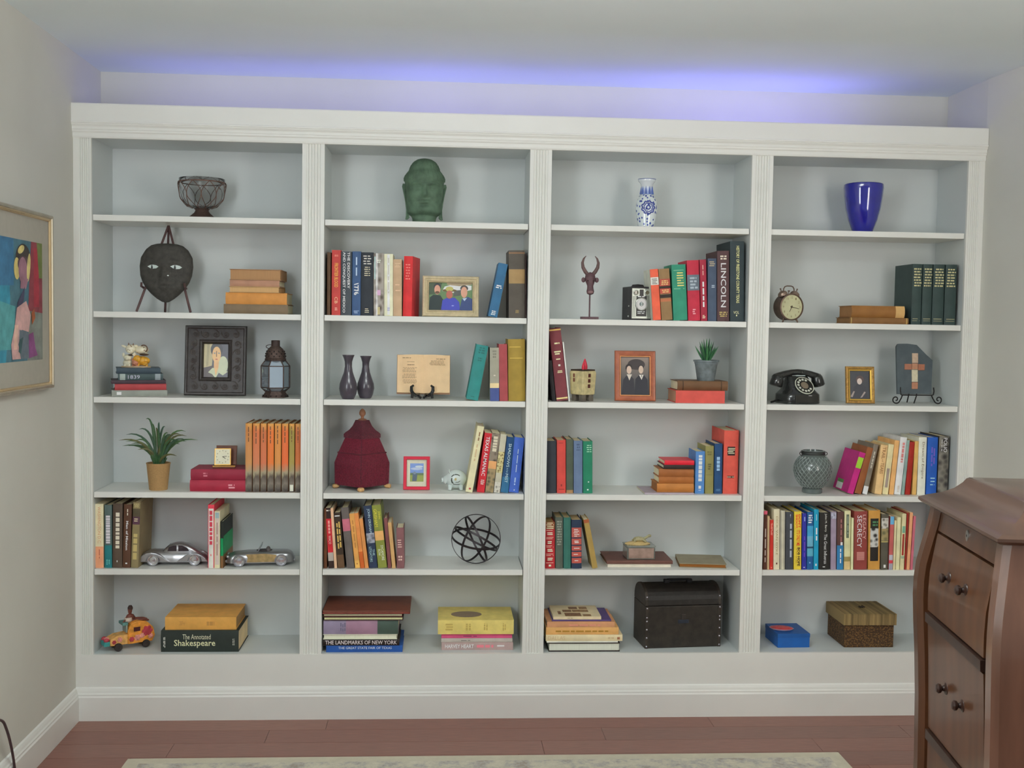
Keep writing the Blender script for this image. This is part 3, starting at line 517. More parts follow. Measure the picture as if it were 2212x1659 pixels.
# ---- fourth column, fifth shelf
row(5, 1233, .02, 'packed books on the fifth shelf beside the cabinet', [
 (1648, 1656, 1102, 2, '#4a2a20', 'dark rust paperback with pink top, first at the pilaster', dict(name=PB, bands=[(.0, .06, '#c05068')], titles=[(1, .3, .92, .3, .75, '#a09488', 'v', dict(words=4))])),
 (1656.6, 1661.8, 1114, 1, '#a58a6a', 'thin tan paperback left of the small red one', dict(name=PB)),
 (1662.4, 1669.8, 1122, 1, '#ab2a20', 'small bright red paperback shorter than its neighbours', dict(name=PB, titles=[(2, .05, .33, .2, .8, '#d88070', 'v', dict(words=3)), (1, .95, .97, .3, .7, '#d8a090', 'h', dict(words=1))])),
 (1670.4, 1684, 1098, 1, '#c3bba0', 'ivory memoir with brown capitals and a brown dot', dict(titles=[('DICK VAN DYKE', .12, .76, .35, .68, '#8a7a50', 'v'), (1, .885, .915, .4, .65, '#5a2f24', 'h', dict(words=1, fill=1))])),
 (1684.8, 1695.6, 1101, 1, '#9a9686', 'stone grey plain book right of the ivory memoir', dict(bands=[(.0, 1, '#b4b09c', .4)])),
 (1696.5, 1713.8, 1104.5, 1, '#3a3c41', 'charcoal book with grey lettering left of the yellow one', dict(titles=[(1, .2, .86, .5, .8, '#9096a0', 'v', dict(words=5, fill=.8)), (1, .03, .1, .5, .65, '#9096a0', 'v', dict(words=1))])),
 (1714.6, 1731.2, 1103, 1, '#dcb03a', 'bright yellow comedian memoir with red and black capitals', dict(titles=[("DON'T", .05, .28, .55, .86, '#c02a20', 'v', dict(off=.03)), ('SHOOT,', .05, .3, .12, .46, '#c02a20', 'v', dict(off=.03)), ("IT'S ONLY ME", .32, .59, .3, .8, '#c8381f', 'v', dict(off=.02)), ('BOB HOPE', .62, .94, .44, .8, '#3a1f18', 'v', dict(off=.03)), (1, .62, .93, .25, .33, '#8a5a20', 'v', dict(words=5))])),
 (1732, 1742, 1107, 1, '#2a2b82', 'indigo book right of the yellow memoir', dict(titles=[(1, .06, .16, .35, .7, '#8a9cd0', 'v', dict(words=1)), (1, .4, .8, .4, .65, '#6a3ca0', 'v', dict(words=3)), (1, .95, .97, .3, .7, '#c0c8e0', 'h', dict(words=1))])),
 (1742.8, 1756.6, 1104, 1, '#1f4f80', 'sky blue photo book between indigo and turquoise ones', dict(bands=[(.24, .42, '#3a8ab0'), (.42, .6, '#5f98b0'), (.6, .63, '#1f3f58'), (.63, .77, '#4f92a8')], titles=[(4, .04, .2, .15, .85, '#b8d0e0', 'h', dict(words=1)), (1, .86, .9, .3, .6, '#6a90b0', 'h', dict(words=1))])),
 (1757.4, 1768.2, 1098, 1, '#1c83a2', 'turquoise book with white script on its spine', dict(titles=[(1, .28, .52, .35, .7, '#c8e4ec', 'v', dict(words=2, fill=.8)), (1, .08, .2, .4, .6, '#a8d0dc', 'v', dict(words=1)), (1, .9, .94, .25, .65, '#d8ecf0', 'h', dict(words=1, fill=.9))])),
 (1769, 1793.4, 1105, 1, '#23211f', 'thick black book titled The Great Influenza', dict(titles=[('The Great Influenza', .38, .9, .42, .7, '#d4d0c4', 'v'), ('John M. Barry', .02, .34, .45, .68, '#c4c0b4', 'v'), (1, .945, .96, .3, .6, '#c8c8c0', 'h', dict(words=1, fill=1))])),
 (1794.2, 1806.3, 1103, 1, '#877a8a', 'lilac grey book right of the influenza book', dict(bands=[(.02, .12, Mvor('#5a5a68', '#a0a0b0', 120, (.1, .6), .4))])),
 (1807, 1822, 1103, 1.5, '#4c3430', 'dark brown book with turquoise lower half', dict(bands=[(.58, 1, '#2c6a94')], titles=[(1, .1, .54, .45, .75, '#8a5a58', 'v', dict(words=4)), (1, .64, .9, .4, .7, '#d0d8e0', 'v', dict(words=3)), (1, .52, .58, .5, .85, '#d8d8d8', 'v', dict(words=1, fill=.9))])),
 (1823, 1837, 1101, 1.5, '#c0bd94', 'pale yellow green book with grey label at the top', dict(bands=[(.06, .46, '#57604f', .6), (.78, .86, '#8a7a4a'), (.86, 1, '#c0a878')], titles=[(1, .08, .44, .45, .58, '#9aa898', 'v', dict(words=3))])),
 (1837.8, 1843, 1117, 1.5, '#cfcb9d', 'thin pale lemon paperback left of the secrecy book', dict(name=PB)),
 (1844, 1874, 1102, 1.5, '#7b3833', 'thick brick red book titled LEGACY OF SECRECY', dict(titles=[('SECRECY', .07, .62, .2, .55, '#d8ccc4', 'v'), ('LEGACY', .06, .48, .62, .86, '#c89890', 'v'), (1, .68, .86, .15, .8, '#a8706a', 'v', dict(words=9, fill=.9))])),
 (1875, 1901.5, 1100, 1.5, '#ad7f3c', 'gold book with black and white photo spine', dict(bands=[(.135, .30, '#211f1c', .86), (.30, .62, Mvor('#23211f', '#b0b0ac', 45, (.25, .5), .3), .86), (.62, .855, '#231f1c', .86)], titles=[(2, .17, .27, .3, .8, '#3f6a48', 'h', dict(words=2))])),
 (1902.3, 1918.5, 1108, 2, '#4b473d', 'dark grey photo book with small white square at foot', dict(bands=[(.07, .26, Mvor('#5a544a', '#b0aca4', 60, (.2, .5), .4)), (.26, .48, Mvor('#4a4c34', '#8a7a54', 50, (.2, .6), .4)), (.49, .505, '#b8a868')], titles=[(1, .91, .965, .35, .68, '#d8d8d4', 'h', dict(words=1, fill=1))])),
 (1919.2, 1928, 1113, 3, '#a3524f', 'coral book with sky blue head and white foot', dict(name=PB, bands=[(0, .15, '#5a94b8'), (.72, .82, '#a8a8b0'), (.82, .88, '#b83a44'), (.88, 1, '#8a8a94')])),
 (1928.7, 1933.6, 1122, 4, '#c7bb93', 'thin beige paperback right of the coral book', dict(name=PB)),
 (1934.3, 1942.8, 1115, 5, '#cdc29a', 'cream paperback left of the one with red spine label', dict(name=PB)),
 (1943.5, 1953, 1107, 6, '#bfb78f', 'pale olive book with red and green spine label', dict(bands=[(.22, .34, '#6a9880', .7), (.36, .74, '#8a2c24', .55), (.75, .8, '#8a9880', .8)])),
 (1953.7, 1957, 1105, 6.5, '#892820', 'thin dark red booklet left of the peach book', dict(name=PB)),
 (1957.7, 1965, 1104, 8, '#cd8e66', 'peach orange paperback partly behind the cabinet', dict(name=PB)),
 (1965.7, 1971.5, 1112, 8, '#a65866', 'rose pink paperback last before the cabinet', dict(name=PB)),
])
# ------------------------------------------------------------------ books lying flat
# first column, second shelf: worn old books
g_ = 'stack of worn antique books'; z = Zs[2]; Y = .05
z = lie(z, 552.5, Y, 135, 92, 20, '#6a5a46', 'dark grey brown antique book at the bottom of the worn stack', group=g_, name='antique_book', bulge=.1)
z = lie(z, 553.5, Y, 129, 92, 24.5, '#b0783c', 'orange tan antique book second from the bottom of worn stack', group=g_, name='antique_book', bulge=.1)
z = lie(z, 549, Y, 106, 90, 13, '#a08058', 'slim beige antique book mid stack showing aged page edges', 'fore', group=g_, name='antique_book', pages='#b08e62')
z = lie(z, 550, Y, 104, 90, 13, '#97705a', 'rosy brown slim antique book second from the top of stack', group=g_, name='antique_book', bulge=.1)
z = lie(z, 551.2, Y, 108, 92, 23, '#8a684a', 'brown antique book on top of the worn stack, pages facing out', 'fore', group=g_, name='antique_book', pages='#93704e')
# first column, third shelf: yawed stack under the animal figurine
g_ = 'stack under the animal figurine'; z = Zs[3]; Y = .055; yw = 17
z = lie(z, 302, Y, 112, 84, 13, '#7d8078', 'pale grey book at the bottom of the stack under figurine', yaw=yw, group=g_, pages='#cdbf9f', titles=[(1, .06, .2, .2, .8, '#c0c4bc', 'h', dict(words=1))])
z = lie(z, 304, Y + .003, 104, 80, 13.3, '#93383a', 'red book second from the bottom under the figurine', yaw=yw, group=g_, pages='#a58b6c', bulge=.12)
z = lie(z, 300, Y, 110, 86, 7.5, '#3a2c33', 'thin dark plum book in the middle of figurine stack', yaw=yw, group=g_, pages='#7a6450')
z = lie(z, 304, Y + .006, 91, 74, 13.3, '#3a4748', 'dark teal book with grey labels second from the top', yaw=yw, group=g_, pages='#927c62', bands=[(.04, .16, '#8a9490'), (.82, .94, '#7c8488')], titles=[('1839', .22, .48, .2, .8, '#9a9aa8', 'v')])
z = lie(z, 299.5, Y + .006, 89, 74, 12, '#333f48', 'dark blue book on top directly beneath animal figurine', yaw=yw, group=g_, pages='#8f7660', bulge=.12); Z_FIG = z
# first column, fourth shelf
g_ = 'two red books under the travel clock'; z = Zs[4]; Y = .03
z = lie(z, 472.3, Y, 122, 86, 24, '#8c2436', 'larger red book at the bottom under the travel clock', group=g_, bulge=.15, titles=[(2, .66, .78, .25, .7, '#c08088', 'v', dict(words=1))])
z = lie(z, 472.3, Y + .002, 118.5, 84, 23, '#7d2133', 'wine red book on top directly under the travel clock', group=g_, bulge=.15, titles=[(2, .22, .30, .3, .75, '#a8606c', 'v', dict(words=1))]); Z_CLK = z
# first column, bottom
z = Zs[6]; Y = .03
z = lie(z, 431.5, Y, 165, 125, 46.5, '#262c28', 'thick black annotated plays book with silver gothic lettering', bulge=.04, pages='#d0b088', titles=[('The Annotated', .28, .64, .60, .84, '#b8b8a0', 'v'), ('Shakespeare', .17, .7, .2, .58, '#c0bc98', 'v', dict(off=.01)), (2, .03, .06, .2, .75, '#b0b0a8', 'h'), (2, .92, .95, .3, .65, '#9a9a90', 'h')])
z = lie(z, 433.5, Y + .012, 151, 116, 27.5, '#bd8c46', 'mustard yellow book lying on the black plays book', bulge=.03, pages='#8a6a40', titles=[(3, .2, .28, .35, .7, '#a0743a', 'v', dict(words=1)), (1, .58, .7, .3, .7, '#a0743a', 'v', dict(words=3, fill=.8))])
# second column, bottom left stack
g_ = 'stack of large books at the left of the bottom shelf'; z = Zs[6]; Y = .012
z = lie(z, 787, Y + .01, 165, 124, 14.6, '#1f4684', 'blue book on the great state fair at the stack bottom', group=g_, bulge=.03, titles=[('THE GREAT STATE FAIR OF TEXAS', .16, .86, .48, .82, '#b8d4d8', 'v')])
z = lie(z, 780, Y + .008, 165, 126, 14, '#241c1a', 'black book on the landmarks of New York', group=g_, titles=[('THE LANDMARKS OF NEW YORK', .03, .97, .2, .82, '#b8b0b0', 'v', dict(off=.01))])
z = lie(z, 778, Y + .006, 160, 126, 11, '#c9c6b4', 'white book with pages facing out between black and lilac books', 'fore', group=g_, pages='#ded6b4')
z = lie(z, 779.5, Y + .004, 162, 120, 31, '#7e7388', 'thick lilac book with dark green end', group=g_, bands=[(.3, .72, '#8a6a7c'), (.72, 1, '#3c4a42')], titles=[(3, .22, .3, .2, .85, '#5a5468', 'h', dict(words=2))])
z = lie(z, 785, Y + .002, 172, 122, 7.7, '#3a2420', 'thin dark album with cream pages facing out, lower of two', 'fore', group=g_, pages='#d0c594')
z = lie(z, 784, Y + .002, 172, 122, 7, '#43201c', 'thin dark album with cream pages just below the portfolio', 'fore', group=g_, pages='#cdc0a0')
s_ = SC(Y); P_ = atY(791, 1316, Y - .006)
t = thing('leather_portfolio', 'reddish brown leather portfolio on top of the large book stack', 'portfolio', (P_.x, Y - .006 + .117, z)); mb = MB()
mb.box(-94 * s_, 95 * s_, -.117, .117, 0, 3 * s_); mb.build('lower_board', M('#6a2a20', .5, var=.15, bump=.2), t, bevel=.002)
MB().box(-92 * s_, 93 * s_, -.113, .115, 3 * s_, 4.6 * s_).build('page_block', M('#8a5a48', .8), t)
MB().box(-94 * s_, 95 * s_, -.117, .117, 4.6 * s_, 7 * s_).build('upper_board', M('#5d3022', .5, var=.15, bump=.2), t, bevel=.002)
# second column, bottom right stack
g_ = 'stack of pale books right on the bottom shelf'; z = Zs[6]; Y = .045
z = lie(z, 1031, Y, 157, 112, 17, '#9a8480', 'grey pink book with white and red lettering, stack bottom', group=g_, bulge=.03, titles=[('HARVEY HEART', .05, .45, .25, .75, '#d8d0c4', 'v', dict(off=.02)), (1, .48, .74, .3, .7, '#c06a74', 'v', dict(words=3, fill=.9)), (1, .76, .9, .4, .7, '#d8d4cc', 'v', dict(words=1))])
z = lie(z, 1030, Y + .002, 156, 110, 8.6, '#a29a92', 'thin white spined book under the pink one', group=g_, titles=[(1, .26, .42, .3, .6, '#5a5450', 'v', dict(words=2))])
z = lie(z, 1030, Y + .002, 155, 110, 10, '#b84a70', 'thin pink book beneath the large yellow book', group=g_, titles=[(1, .28, .52, .3, .6, '#6a2a48', 'v', dict(words=2))])
z = lie(z, 1027.8, Y - .008, 166, 116, 31, '#c4b268', 'thick pale yellow book with dark oval plaque on its cover', group=g_, bulge=.03, pages='#c8b878', titles=[(3, .1, .2, .25, .8, '#a08a48', 'v', dict(words=1)), (2, .36, .44, .25, .8, '#a08a48', 'h'), (2, .6, .66, .25, .8, '#a08a48', 'h'), (2, .85, .9, .25, .8, '#a08a48', 'h')])
yb_ = [o for o in COL.objects if o.get('label', '').startswith('thick pale yellow book')][0]; s_ = SC(Y)
o = MB().lathe([(34 * s_, 0), (34 * s_, .0008), (30 * s_, .001)], 40, sy=.72).build('cover_plaque', M('#6a5848', .45), yb_); o.location = (-20 * s_, -8 * s_, 31 * s_ + .0001)
# third column, bottom left stack
g_ = 'stack of pale books left of the studded chest'; z = Zs[6]; Y = .02
z = lie(z, 1262, Y, 158, 118, 20, '#241a18', 'black covered book with white pages at the stack bottom', 'fore', group=g_, pages='#bfc0b2', board=.0035)
z = lie(z, 1258, Y, 158, 118, 3, '#cfcabc', 'thin white magazine on the black covered book', group=g_, name=PB)
z = lie(z, 1262, Y, 170, 122, 14, '#cbb894', 'cream book titled DALLAS in faded capitals', group=g_, bulge=.08, titles=[('DALLAS', .03, .25, .22, .82, '#b09a74', 'v'), (1, .8, .89, .3, .7, '#b09a74', 'v', dict(words=2)), (1, .93, .965, .25, .7, '#8a5a40', 'h', dict(words=1, fill=1))])
z = lie(z, 1258, Y + .002, 161, 116, 16, '#c2945a', 'orange buff book with long dark title, middle of stack', group=g_, bulge=.05, titles=[(1, .12, .88, .35, .6, '#8a6420', 'v', dict(words=9, fill=.8))])
z = lie(z, 1255, Y + .003, 150, 114, 12, '#b2805c', 'salmon tan book beneath the purple picture book', group=g_, bulge=.03, titles=[(1, .3, .85, .2, .6, '#b87a68', 'v', dict(words=5))])
z = lie(z, 1256.5, Y + .012, 131, 104, 3.2, '#4a3a68', 'thin purple picture book under the small cream booklet', group=g_, name=PB, pages='#d8cfb8')
z = lie(z, 1247, Y + .014, 106, 98, 6.5, '#c4b594', 'small cream booklet with brown photographs on its cover', group=g_, name=PB, titles=[(1, .28, .42, .3, .65, '#8a7a5c', 'v', dict(words=2))])
bk_ = [o for o in COL.objects if o.get('label', '').startswith('small cream booklet with brown')][0]; s_ = SC(Y)
flatsheet([(i % 2, [(x0 * s_, y0 * s_, 6.5 * s_ + .0006), (x1 * s_, y0 * s_, 6.5 * s_ + .0006), (x1 * s_, y1 * s_, 6.5 * s_ + .0006), (x0 * s_, y1 * s_, 6.5 * s_ + .0006)]) for i, (x0, x1, y0, y1) in enumerate(((-26, 10, -46, -18), (14, 32, -46, -30), (-28, -8, -10, 8), (-6, 30, -10, 8), (-12, 8, 14, 34), (12, 30, 14, 34), (-40, -33, -30, -4)))], [M('#6a4a30', .5, var=.4, scl=90), M('#7a5a38', .5, var=.4, scl=80)], 'cover_photographs', bk_)
# third column, third shelf: two books under the plant pot
z = Zs[3]; Y = .04
z = lie(z, 1512.5, Y, 109, 92, 27, '#b0473f', 'salmon red book lying under the brown book and plant pot', bulge=.02, pages='#a07860')
z = lie(z, 1518, Y + .012, 112, 80, 20.5, '#5d422c', 'worn brown leather book directly under the grey plant pot', bulge=.14, name='antique_book', bands=[(.1, .12, '#3a2818'), (.86, .88, '#3a2818')]); Z_POT = z
# third column, fourth shelf: small stack
g_ = 'small brown books in a flat stack'; z = Zs[4]; Y = .035
z = lie(z, 1446, Y - .005, 110, 100, 3.2, '#948890', 'thin grey magazine under the stack of small brown books', name=PB)
z = lie(z, 1459, Y + .006, 82, 76, 19, '#9c6430', 'larger brown leather book at the bottom of small stack', group=g_, name='antique_book', bulge=.14, pages='#8a5a30')
z = lie(z, 1461, Y + .008, 78, 66, 14.5, '#8a5226', 'brown leather book in the middle of small stack', group=g_, name='antique_book', bulge=.14, hasrib=3)
z = lie(z, 1461, Y + .008, 78, 66, 17.5, '#85502a', 'brown leather book third from the bottom beneath black one', group=g_, name='antique_book', bulge=.14, hasrib=3)
z = lie(z, 1466, Y + .006, 67, 74, 9, '#2c2320', 'slim black book second from the top of small stack', group=g_, pages='#d0c8b0')
z = lie(z, 1467.5, Y + .004, 66, 70, 9.5, '#b81f2e', 'slim bright red book on top of small brown stack', group=g_, rough=.4)
# third column, fifth shelf: album and tan book
z = Zs[5]; Y = .06
z = lie(z, 1381, Y, 141, 98, 7.2, '#c9bfae', 'white magazine lying under the brown album', name=PB, pages='#d8d2c0')
z = lie(z, 1382, Y - .006, 147, 104, 7.2, '#5b3c34', 'brown leather album beneath the turtle box', pages='#8a6a50', board=.0028); Z_TUR = z
lie(Zs[5], 1518, .045, 104, 100, 9.5, '#7d7460', 'olive grey worn book lying alone right of the turtle box', 'fore', yaw=-7, pages='#7a4a1c', board=.0025)
# fourth column, second shelf
z = Zs[2]; Y = .03
z = lie(z, 1899, Y, 133, 88, 13.5, '#6d4c2a', 'thin brown leather book under the thicker worn one', name='antique_book', bulge=.12, bands=[(.02, .035, '#a08850'), (.96, .975, '#a08850')], pages='#7a5a38')
z = lie(z, 1897, Y + .003, 120, 82, 26, '#7a5228', 'thick worn brown book on top beside dark green set', name='antique_book', bulge=.14, bands=[(.83, 1, '#b08c58')], pages='#86603c')
# ------------------------------------------------------------------ ornaments
def put(name, label, cat, px, Y, z, rz=0, group=None, rx=0):
    return thing(name, label, cat, (Xat(px, Y, z), Y, z + .0002), rz, group, rx), SC(Y)
def arcp(cx, cz, r, a0, a1, n=16, y=0, rz=None):
    rz = rz or r
    return [(cx + r * math.cos(math.radians(a0 + (a1 - a0) * i / n)), y, cz + rz * math.sin(math.radians(a0 + (a1 - a0) * i / n))) for i in range(n + 1)]
def spiral(cx, cz, r0, r1, a0, turns, n=36, y=0):
    return [(cx + (r0 + (r1 - r0) * i / n) * math.cos(math.radians(a0) + 2 * math.pi * turns * i / n), y, cz + (r0 + (r1 - r0) * i / n) * math.sin(math.radians(a0) + 2 * math.pi * turns * i / n)) for i in range(n + 1)]
def el(cx, cy, rx, ry, n=22, rot=0):
    c, s = math.cos(math.radians(rot)), math.sin(math.radians(rot))
    return [(cx + rx * math.cos(2 * math.pi * i / n) * c - ry * math.sin(2 * math.pi * i / n) * s, cy + rx * math.cos(2 * math.pi * i / n) * s + ry * math.sin(2 * math.pi * i / n) * c) for i in range(n)]
def picture(root, W, H, shapes, S, y, z0, name='picture', rough=.25, coat=0):
    """flat print: shapes = [(hex, [(x, y) in 0..1])], the first one covers the sheet"""
    mats = []; P = []
    for i, (c, pts) in enumerate(shapes):
        m = c if not isinstance(c, str) else M(c, rough, var=.05, scl=60, coat=coat)
        if m not in mats: mats.append(m)
        P.append((mats.index(m), [((a - .5) * W * S, y * S - .00016 * i, (z0 + b * H) * S) for a, b in pts]))
    return flatsheet(P, mats, name, root)
FULL = [(0, 0), (1, 0), (1, 1), (0, 1)]
def frame(root, W, H, prof, mat, S, back=None, strut=True):
    """mitred moulding, prof = [(inset, forward)] in px, and a backing board"""
    mb = MB(S); L = []
    for ins, fw in prof: L.append([(-W / 2 + ins, -fw, ins), (W / 2 - ins, -fw, ins), (W / 2 - ins, -fw, H - ins), (-W / 2 + ins, -fw, H - ins)])
    mb.loft(L, sm=False, cap=(False, False)); o = mb.build('frame_molding', mat, root)
    i0 = prof[0][0] + 1
    MB(S).box(-W / 2 + i0, W / 2 - i0, .2, 2.4, i0, H - i0).build('backing_board', back or M('#3a2a20', .8), root)
    if strut:
        h = H * .55; st = MB(S).prism([(-4, 0), (4, 0), (3, h), (-3, h)], 0, 1.5).build('easel_strut', back or M('#3a2a20', .8), root)
        st.rotation_euler = (math.radians(13), 0, 0); st.location = (0, (2.6 + h * .235) * S, (.3 + h * .03) * S)
    return o
def lean(px, Y, z, label, H, name='photo_frame', rz=0, ang=7):
    t, S = put(name, label, 'frame', px, Y, z, rz, None, math.radians(-ang)); t.location.z += 7.2 * S * math.sin(math.radians(ang)); return t, S
IRON = M('#2f2a28', .5, .6, var=.15); BLK = M('#1b1a1c', .35, var=.1); DKW = M('#2c2422', .6, var=.2)
# -- glass footed bowl
t, S = put('footed_bowl', 'clear glass bowl in a brown iron petal cage on top shelf', 'bowl', 436.4, .11, Zs[1])
mb = MB(S); mb.lathe([(30, 0), (30, 1.5), (24, 6), (16, 13), (13.5, 18), (16, 21), (16, 23), (0, 23)], 32); mb.build('foot', M('#4a3a34', .6, .4, var=.25, scl=200), t)
gl = M('#bcc4c0', .03, trans=.96, var=0, ior=1.18, g=2.2)
prof = [(15, 21), (26, 24), (36, 31), (43, 42), (46, 55), (47.2, 72), (47.2, 84), (45.6, 84), (45.6, 72), (44.4, 55), (41, 42), (34, 32), (25, 26), (0, 24)]
rings = []
for r, zz in prof:
    ring_ = []
    for i in range(80):
        a = 2 * math.pi * i / 80; k = 1 + (.025 * math.cos(10 * a) if 24 < zz < 72 else 0); ring_.append((r * k * math.cos(a) if r else 1e-3 * math.cos(a), r * k * math.sin(a) if r else 1e-3 * math.sin(a), zz))
    rings.append(ring_)
mb = MB(S); mb.loft(rings); mb.build('glass_bowl', gl, t, split=0)
W2 = M('#5a4238', .55, .4, var=.2); mb = MB(S); mb.ring((0, 0, 76), (0, 0, 1), 48.6, 2.0, 1.5); mb.build('rim_band', W2, t)
def rad(zz): return 1.2 + (15 + (zz - 21) / 5 * 14 if zz < 26 else 29 + (zz - 26) / 16 * 14 if zz < 42 else 43 + (zz - 42) / 34 * 5)
for i in range(9):
    for sg in (-1, 1):
        pts = []
        for j in range(13):
            f = j / 12; zz = 76 - 54 * f; a = 2 * math.pi * (i + .5) / 9 + sg * math.radians(20) * (math.sin(math.pi * min(1, f * 1.0)) if f > .5 else math.sin(math.pi * f))
            r = rad(max(22, zz)) * 1.02; pts.append((r * math.cos(a), r * math.sin(a), zz))
        mb = MB(S); mb.tube(pts, .8, 6); mb.build('cage_wire', W2, t)
# -- mask and its tripod easel
Ym = .10; t, S = put('tripod_easel', 'small dark wooden tripod easel holding the carved mask', 'easel', 356.5, Ym, Zs[2])
for a, b, nm in (((-57, -8, 1), (0.5, 28, 185), 'leg'), ((55, -8, 1), (1, 28, 185), 'leg'), ((-16, 66, 1), (0, 32, 178), 'leg')):
    mb = MB(S); mb.tube([a, b], [2.6, 2.4], 8); mb.build('leg', M('#4a3433', .6, var=.2), t)
for sx in (-1, 1):
    mb = MB(S); mb.tube([(sx * 44, -3, 52), (sx * 45, -16, 54), (sx * 44, -18, 62)], 2.4, 8); mb.build('peg', M('#3f2c2b', .6, var=.2), t)
MB(S).box(-46, 46, -3, 2, 49, 53).build('ledge', M('#4a3433', .6, var=.2), t)
t, S = put('carved_mask', 'charcoal black carved wooden face mask on a tripod easel', 'mask', 357, Ym - .008, Zs[2] + .0355, 0, None, math.radians(-8))
out = [(0, 128), (18, 127), (33, 123), (45, 113), (54, 97), (56, 78), (54, 58), (49, 44), (41, 31), (30, 19), (18, 9), (8, 3), (0, 1)]
def hw(zz):
    for (a, b), (c, d) in zip(out[:-1], out[1:]):
        if d <= zz <= b: return a + (c - a) * (b - zz) / (b - d)
    return 0
NR, NC = 44, 34; mb = MB(S); idx = []
def mdep(x, zz, wd):
    u = x / max(wd, 1); d = 20 * (1 - u * u) ** .5 * min(1, (hw(zz) / 40)) if abs(u) < 1 else 0
    g = lambda x0, z0, sx, sz: math.exp(-((x - x0) / sx) ** 2 - ((zz - z0) / sz) ** 2)
    d += 9 * g(0, 58, 6, 13) + 4 * g(0, 49, 8, 5) - 4 * g(-24, 74, 13, 7) - 4 * g(24, 74, 13, 7) + 3 * g(-22, 85, 18, 5) + 3 * g(22, 85, 18, 5) + 3 * g(0, 40, 14, 4) - 3.5 * g(0, 36, 13, 2) + 3 * g(0, 31, 12, 4)
    return d
for i in range(NR + 1):
    zz = 128.0 * i / NR; zz = max(1.2, min(127.9, zz)); wd = max(hw(zz), .8)
    idx.append([mb.v((wd * (-1 + 2 * j / NC), -mdep(wd * (-1 + 2 * j / NC), zz, wd), zz)) for j in range(NC + 1)])
bk = [[mb.v((max(hw(max(1.2, min(127.9, 128.0 * i / NR))), .8) * (-1 + 2 * j / NC) * .96, 4, max(1.2, min(127.9, 128.0 * i / NR)))) for j in (0, NC)] for i in range(NR + 1)]
for i in range(NR):
    for j in range(NC): mb.f((idx[i][j], idx[i][j + 1], idx[i + 1][j + 1], idx[i + 1][j]), 0, True)
    mb.f((bk[i][1], bk[i][0], bk[i + 1][0], bk[i + 1][1])); mb.f((idx[i][0], idx[i + 1][0], bk[i + 1][0], bk[i][0])); mb.f((idx[i][NC], bk[i][1], bk[i + 1][1], idx[i + 1][NC]))
MK = M('#35332f', .75, var=.3, scl=60, bump=.5, bs=250); mb.build('face', MK, t, split=70)
for sx in (-1, 1):
    d = mdep(sx * 24, 74, hw(74)) + .5
    pts = [(sx * 24 + x, -mdep(sx * 24 + x, 74 + zz, hw(74 + zz)) - .7, 74 + zz) for x, zz in ((-12, 1), (-6, 4), (0, 4.6), (7, 3.2), (12, 0), (7, -3.4), (0, -4), (-6, -2.6))]
    mb = MB(S); mb.poly(pts); e = mb.build('eye', M('#a8b2ae', .4, var=.05), t, split=0)
    pts = [(sx * 24 - 2 + x * .95, -mdep(sx * 24 - 2 + x, 74 + zz, hw(74)) - 1.3, 74 + zz) for x, zz in el(0, 0, 3, 4, 10)]
    mb = MB(S); mb.poly(pts); mb.build('pupil', M('#1a1918', .4), e, split=0)
mb = MB(S); mb.poly([(x, -mdep(x, 35.5, hw(35)) - .6, 35.5 + zz) for x, zz in ((-13, 0), (-5, 1.5), (5, 1.5), (13, 0), (5, -1.5), (-5, -1.5))]); mb.build('mouth', M('#191512', .7), t, split=0)
mb = MB(S); mb.poly([(9 + x, -mdep(9 + x, 55, hw(55)) - .7, 55 + zz) for x, zz in el(0, 0, 1.8, 1.3, 8)]); mb.build('paint_spot', M('#a8b2ae', .4), t, split=0)
# -- animal figurine
t, S = put('animal_figurine', 'small ceramic figurine of stacked farm animals on a book stack', 'figurine', 294, .115, Z_FIG)
CW = Mvor('#6a4a30', '#c8c0a8', 70, (.12, .2), .25, .5); CY = M('#b8862c', .3, var=.25, scl=120); CPk = M('#a8705a', .35, var=.2, scl=100); CWh = M('#bdb8a2', .3, var=.15, scl=100); CB = M('#3a2a20', .35)
MB(S).lathe([(31, 0), (31, 2), (29, 3)], 24, sy=.5).build('base', M('#a08e74', .5, var=.2), t)
mb = MB(S); mb.ell((13, 0, 14), (16, 10, 10)); mb.ell((4, -6, 18), (9, 8, 8)); mb.tube([(6, -5, 8), (5, -6, 2)], 3); mb.tube([(22, -4, 10), (23, -5, 2)], 3.4); mb.ell((20, -8, 7), (5, 4, 3.5)); mb.build('yellow_animal', CY, t)
mb = MB(S); mb.ell((0, -8, 10), (7, 7, 7)); mb.ell((0, -15, 9), (3.2, 2.5, 2.8)); mb.tube([(-4, -8, 5), (-4, -9, 2)], 2.2); mb.tube([(4, -8, 5), (4, -9, 2)], 2.2); mb.ell((-5, -8, 16), (2.2, 1.5, 3)); mb.ell((5, -8, 16), (2.2, 1.5, 3)); mb.build('pig', CPk, t)
mb = MB(S); mb.ell((-17, -2, 9), (10, 8, 8)); mb.ell((-16, -4, 20), (9, 8, 7.5)); mb.ell((-25, -4, 26), (3, 2.5, 5)); mb.ell((-9, -4, 27), (2.6, 2.5, 4)); mb.ell((-16, -11, 18), (4, 3.5, 3)); mb.tube([(-20, -7, 6), (-21, -8, 2)], 3); mb.tube([(-12, -7, 6), (-12, -8, 2)], 3); mb.build('white_dog', CWh, t)
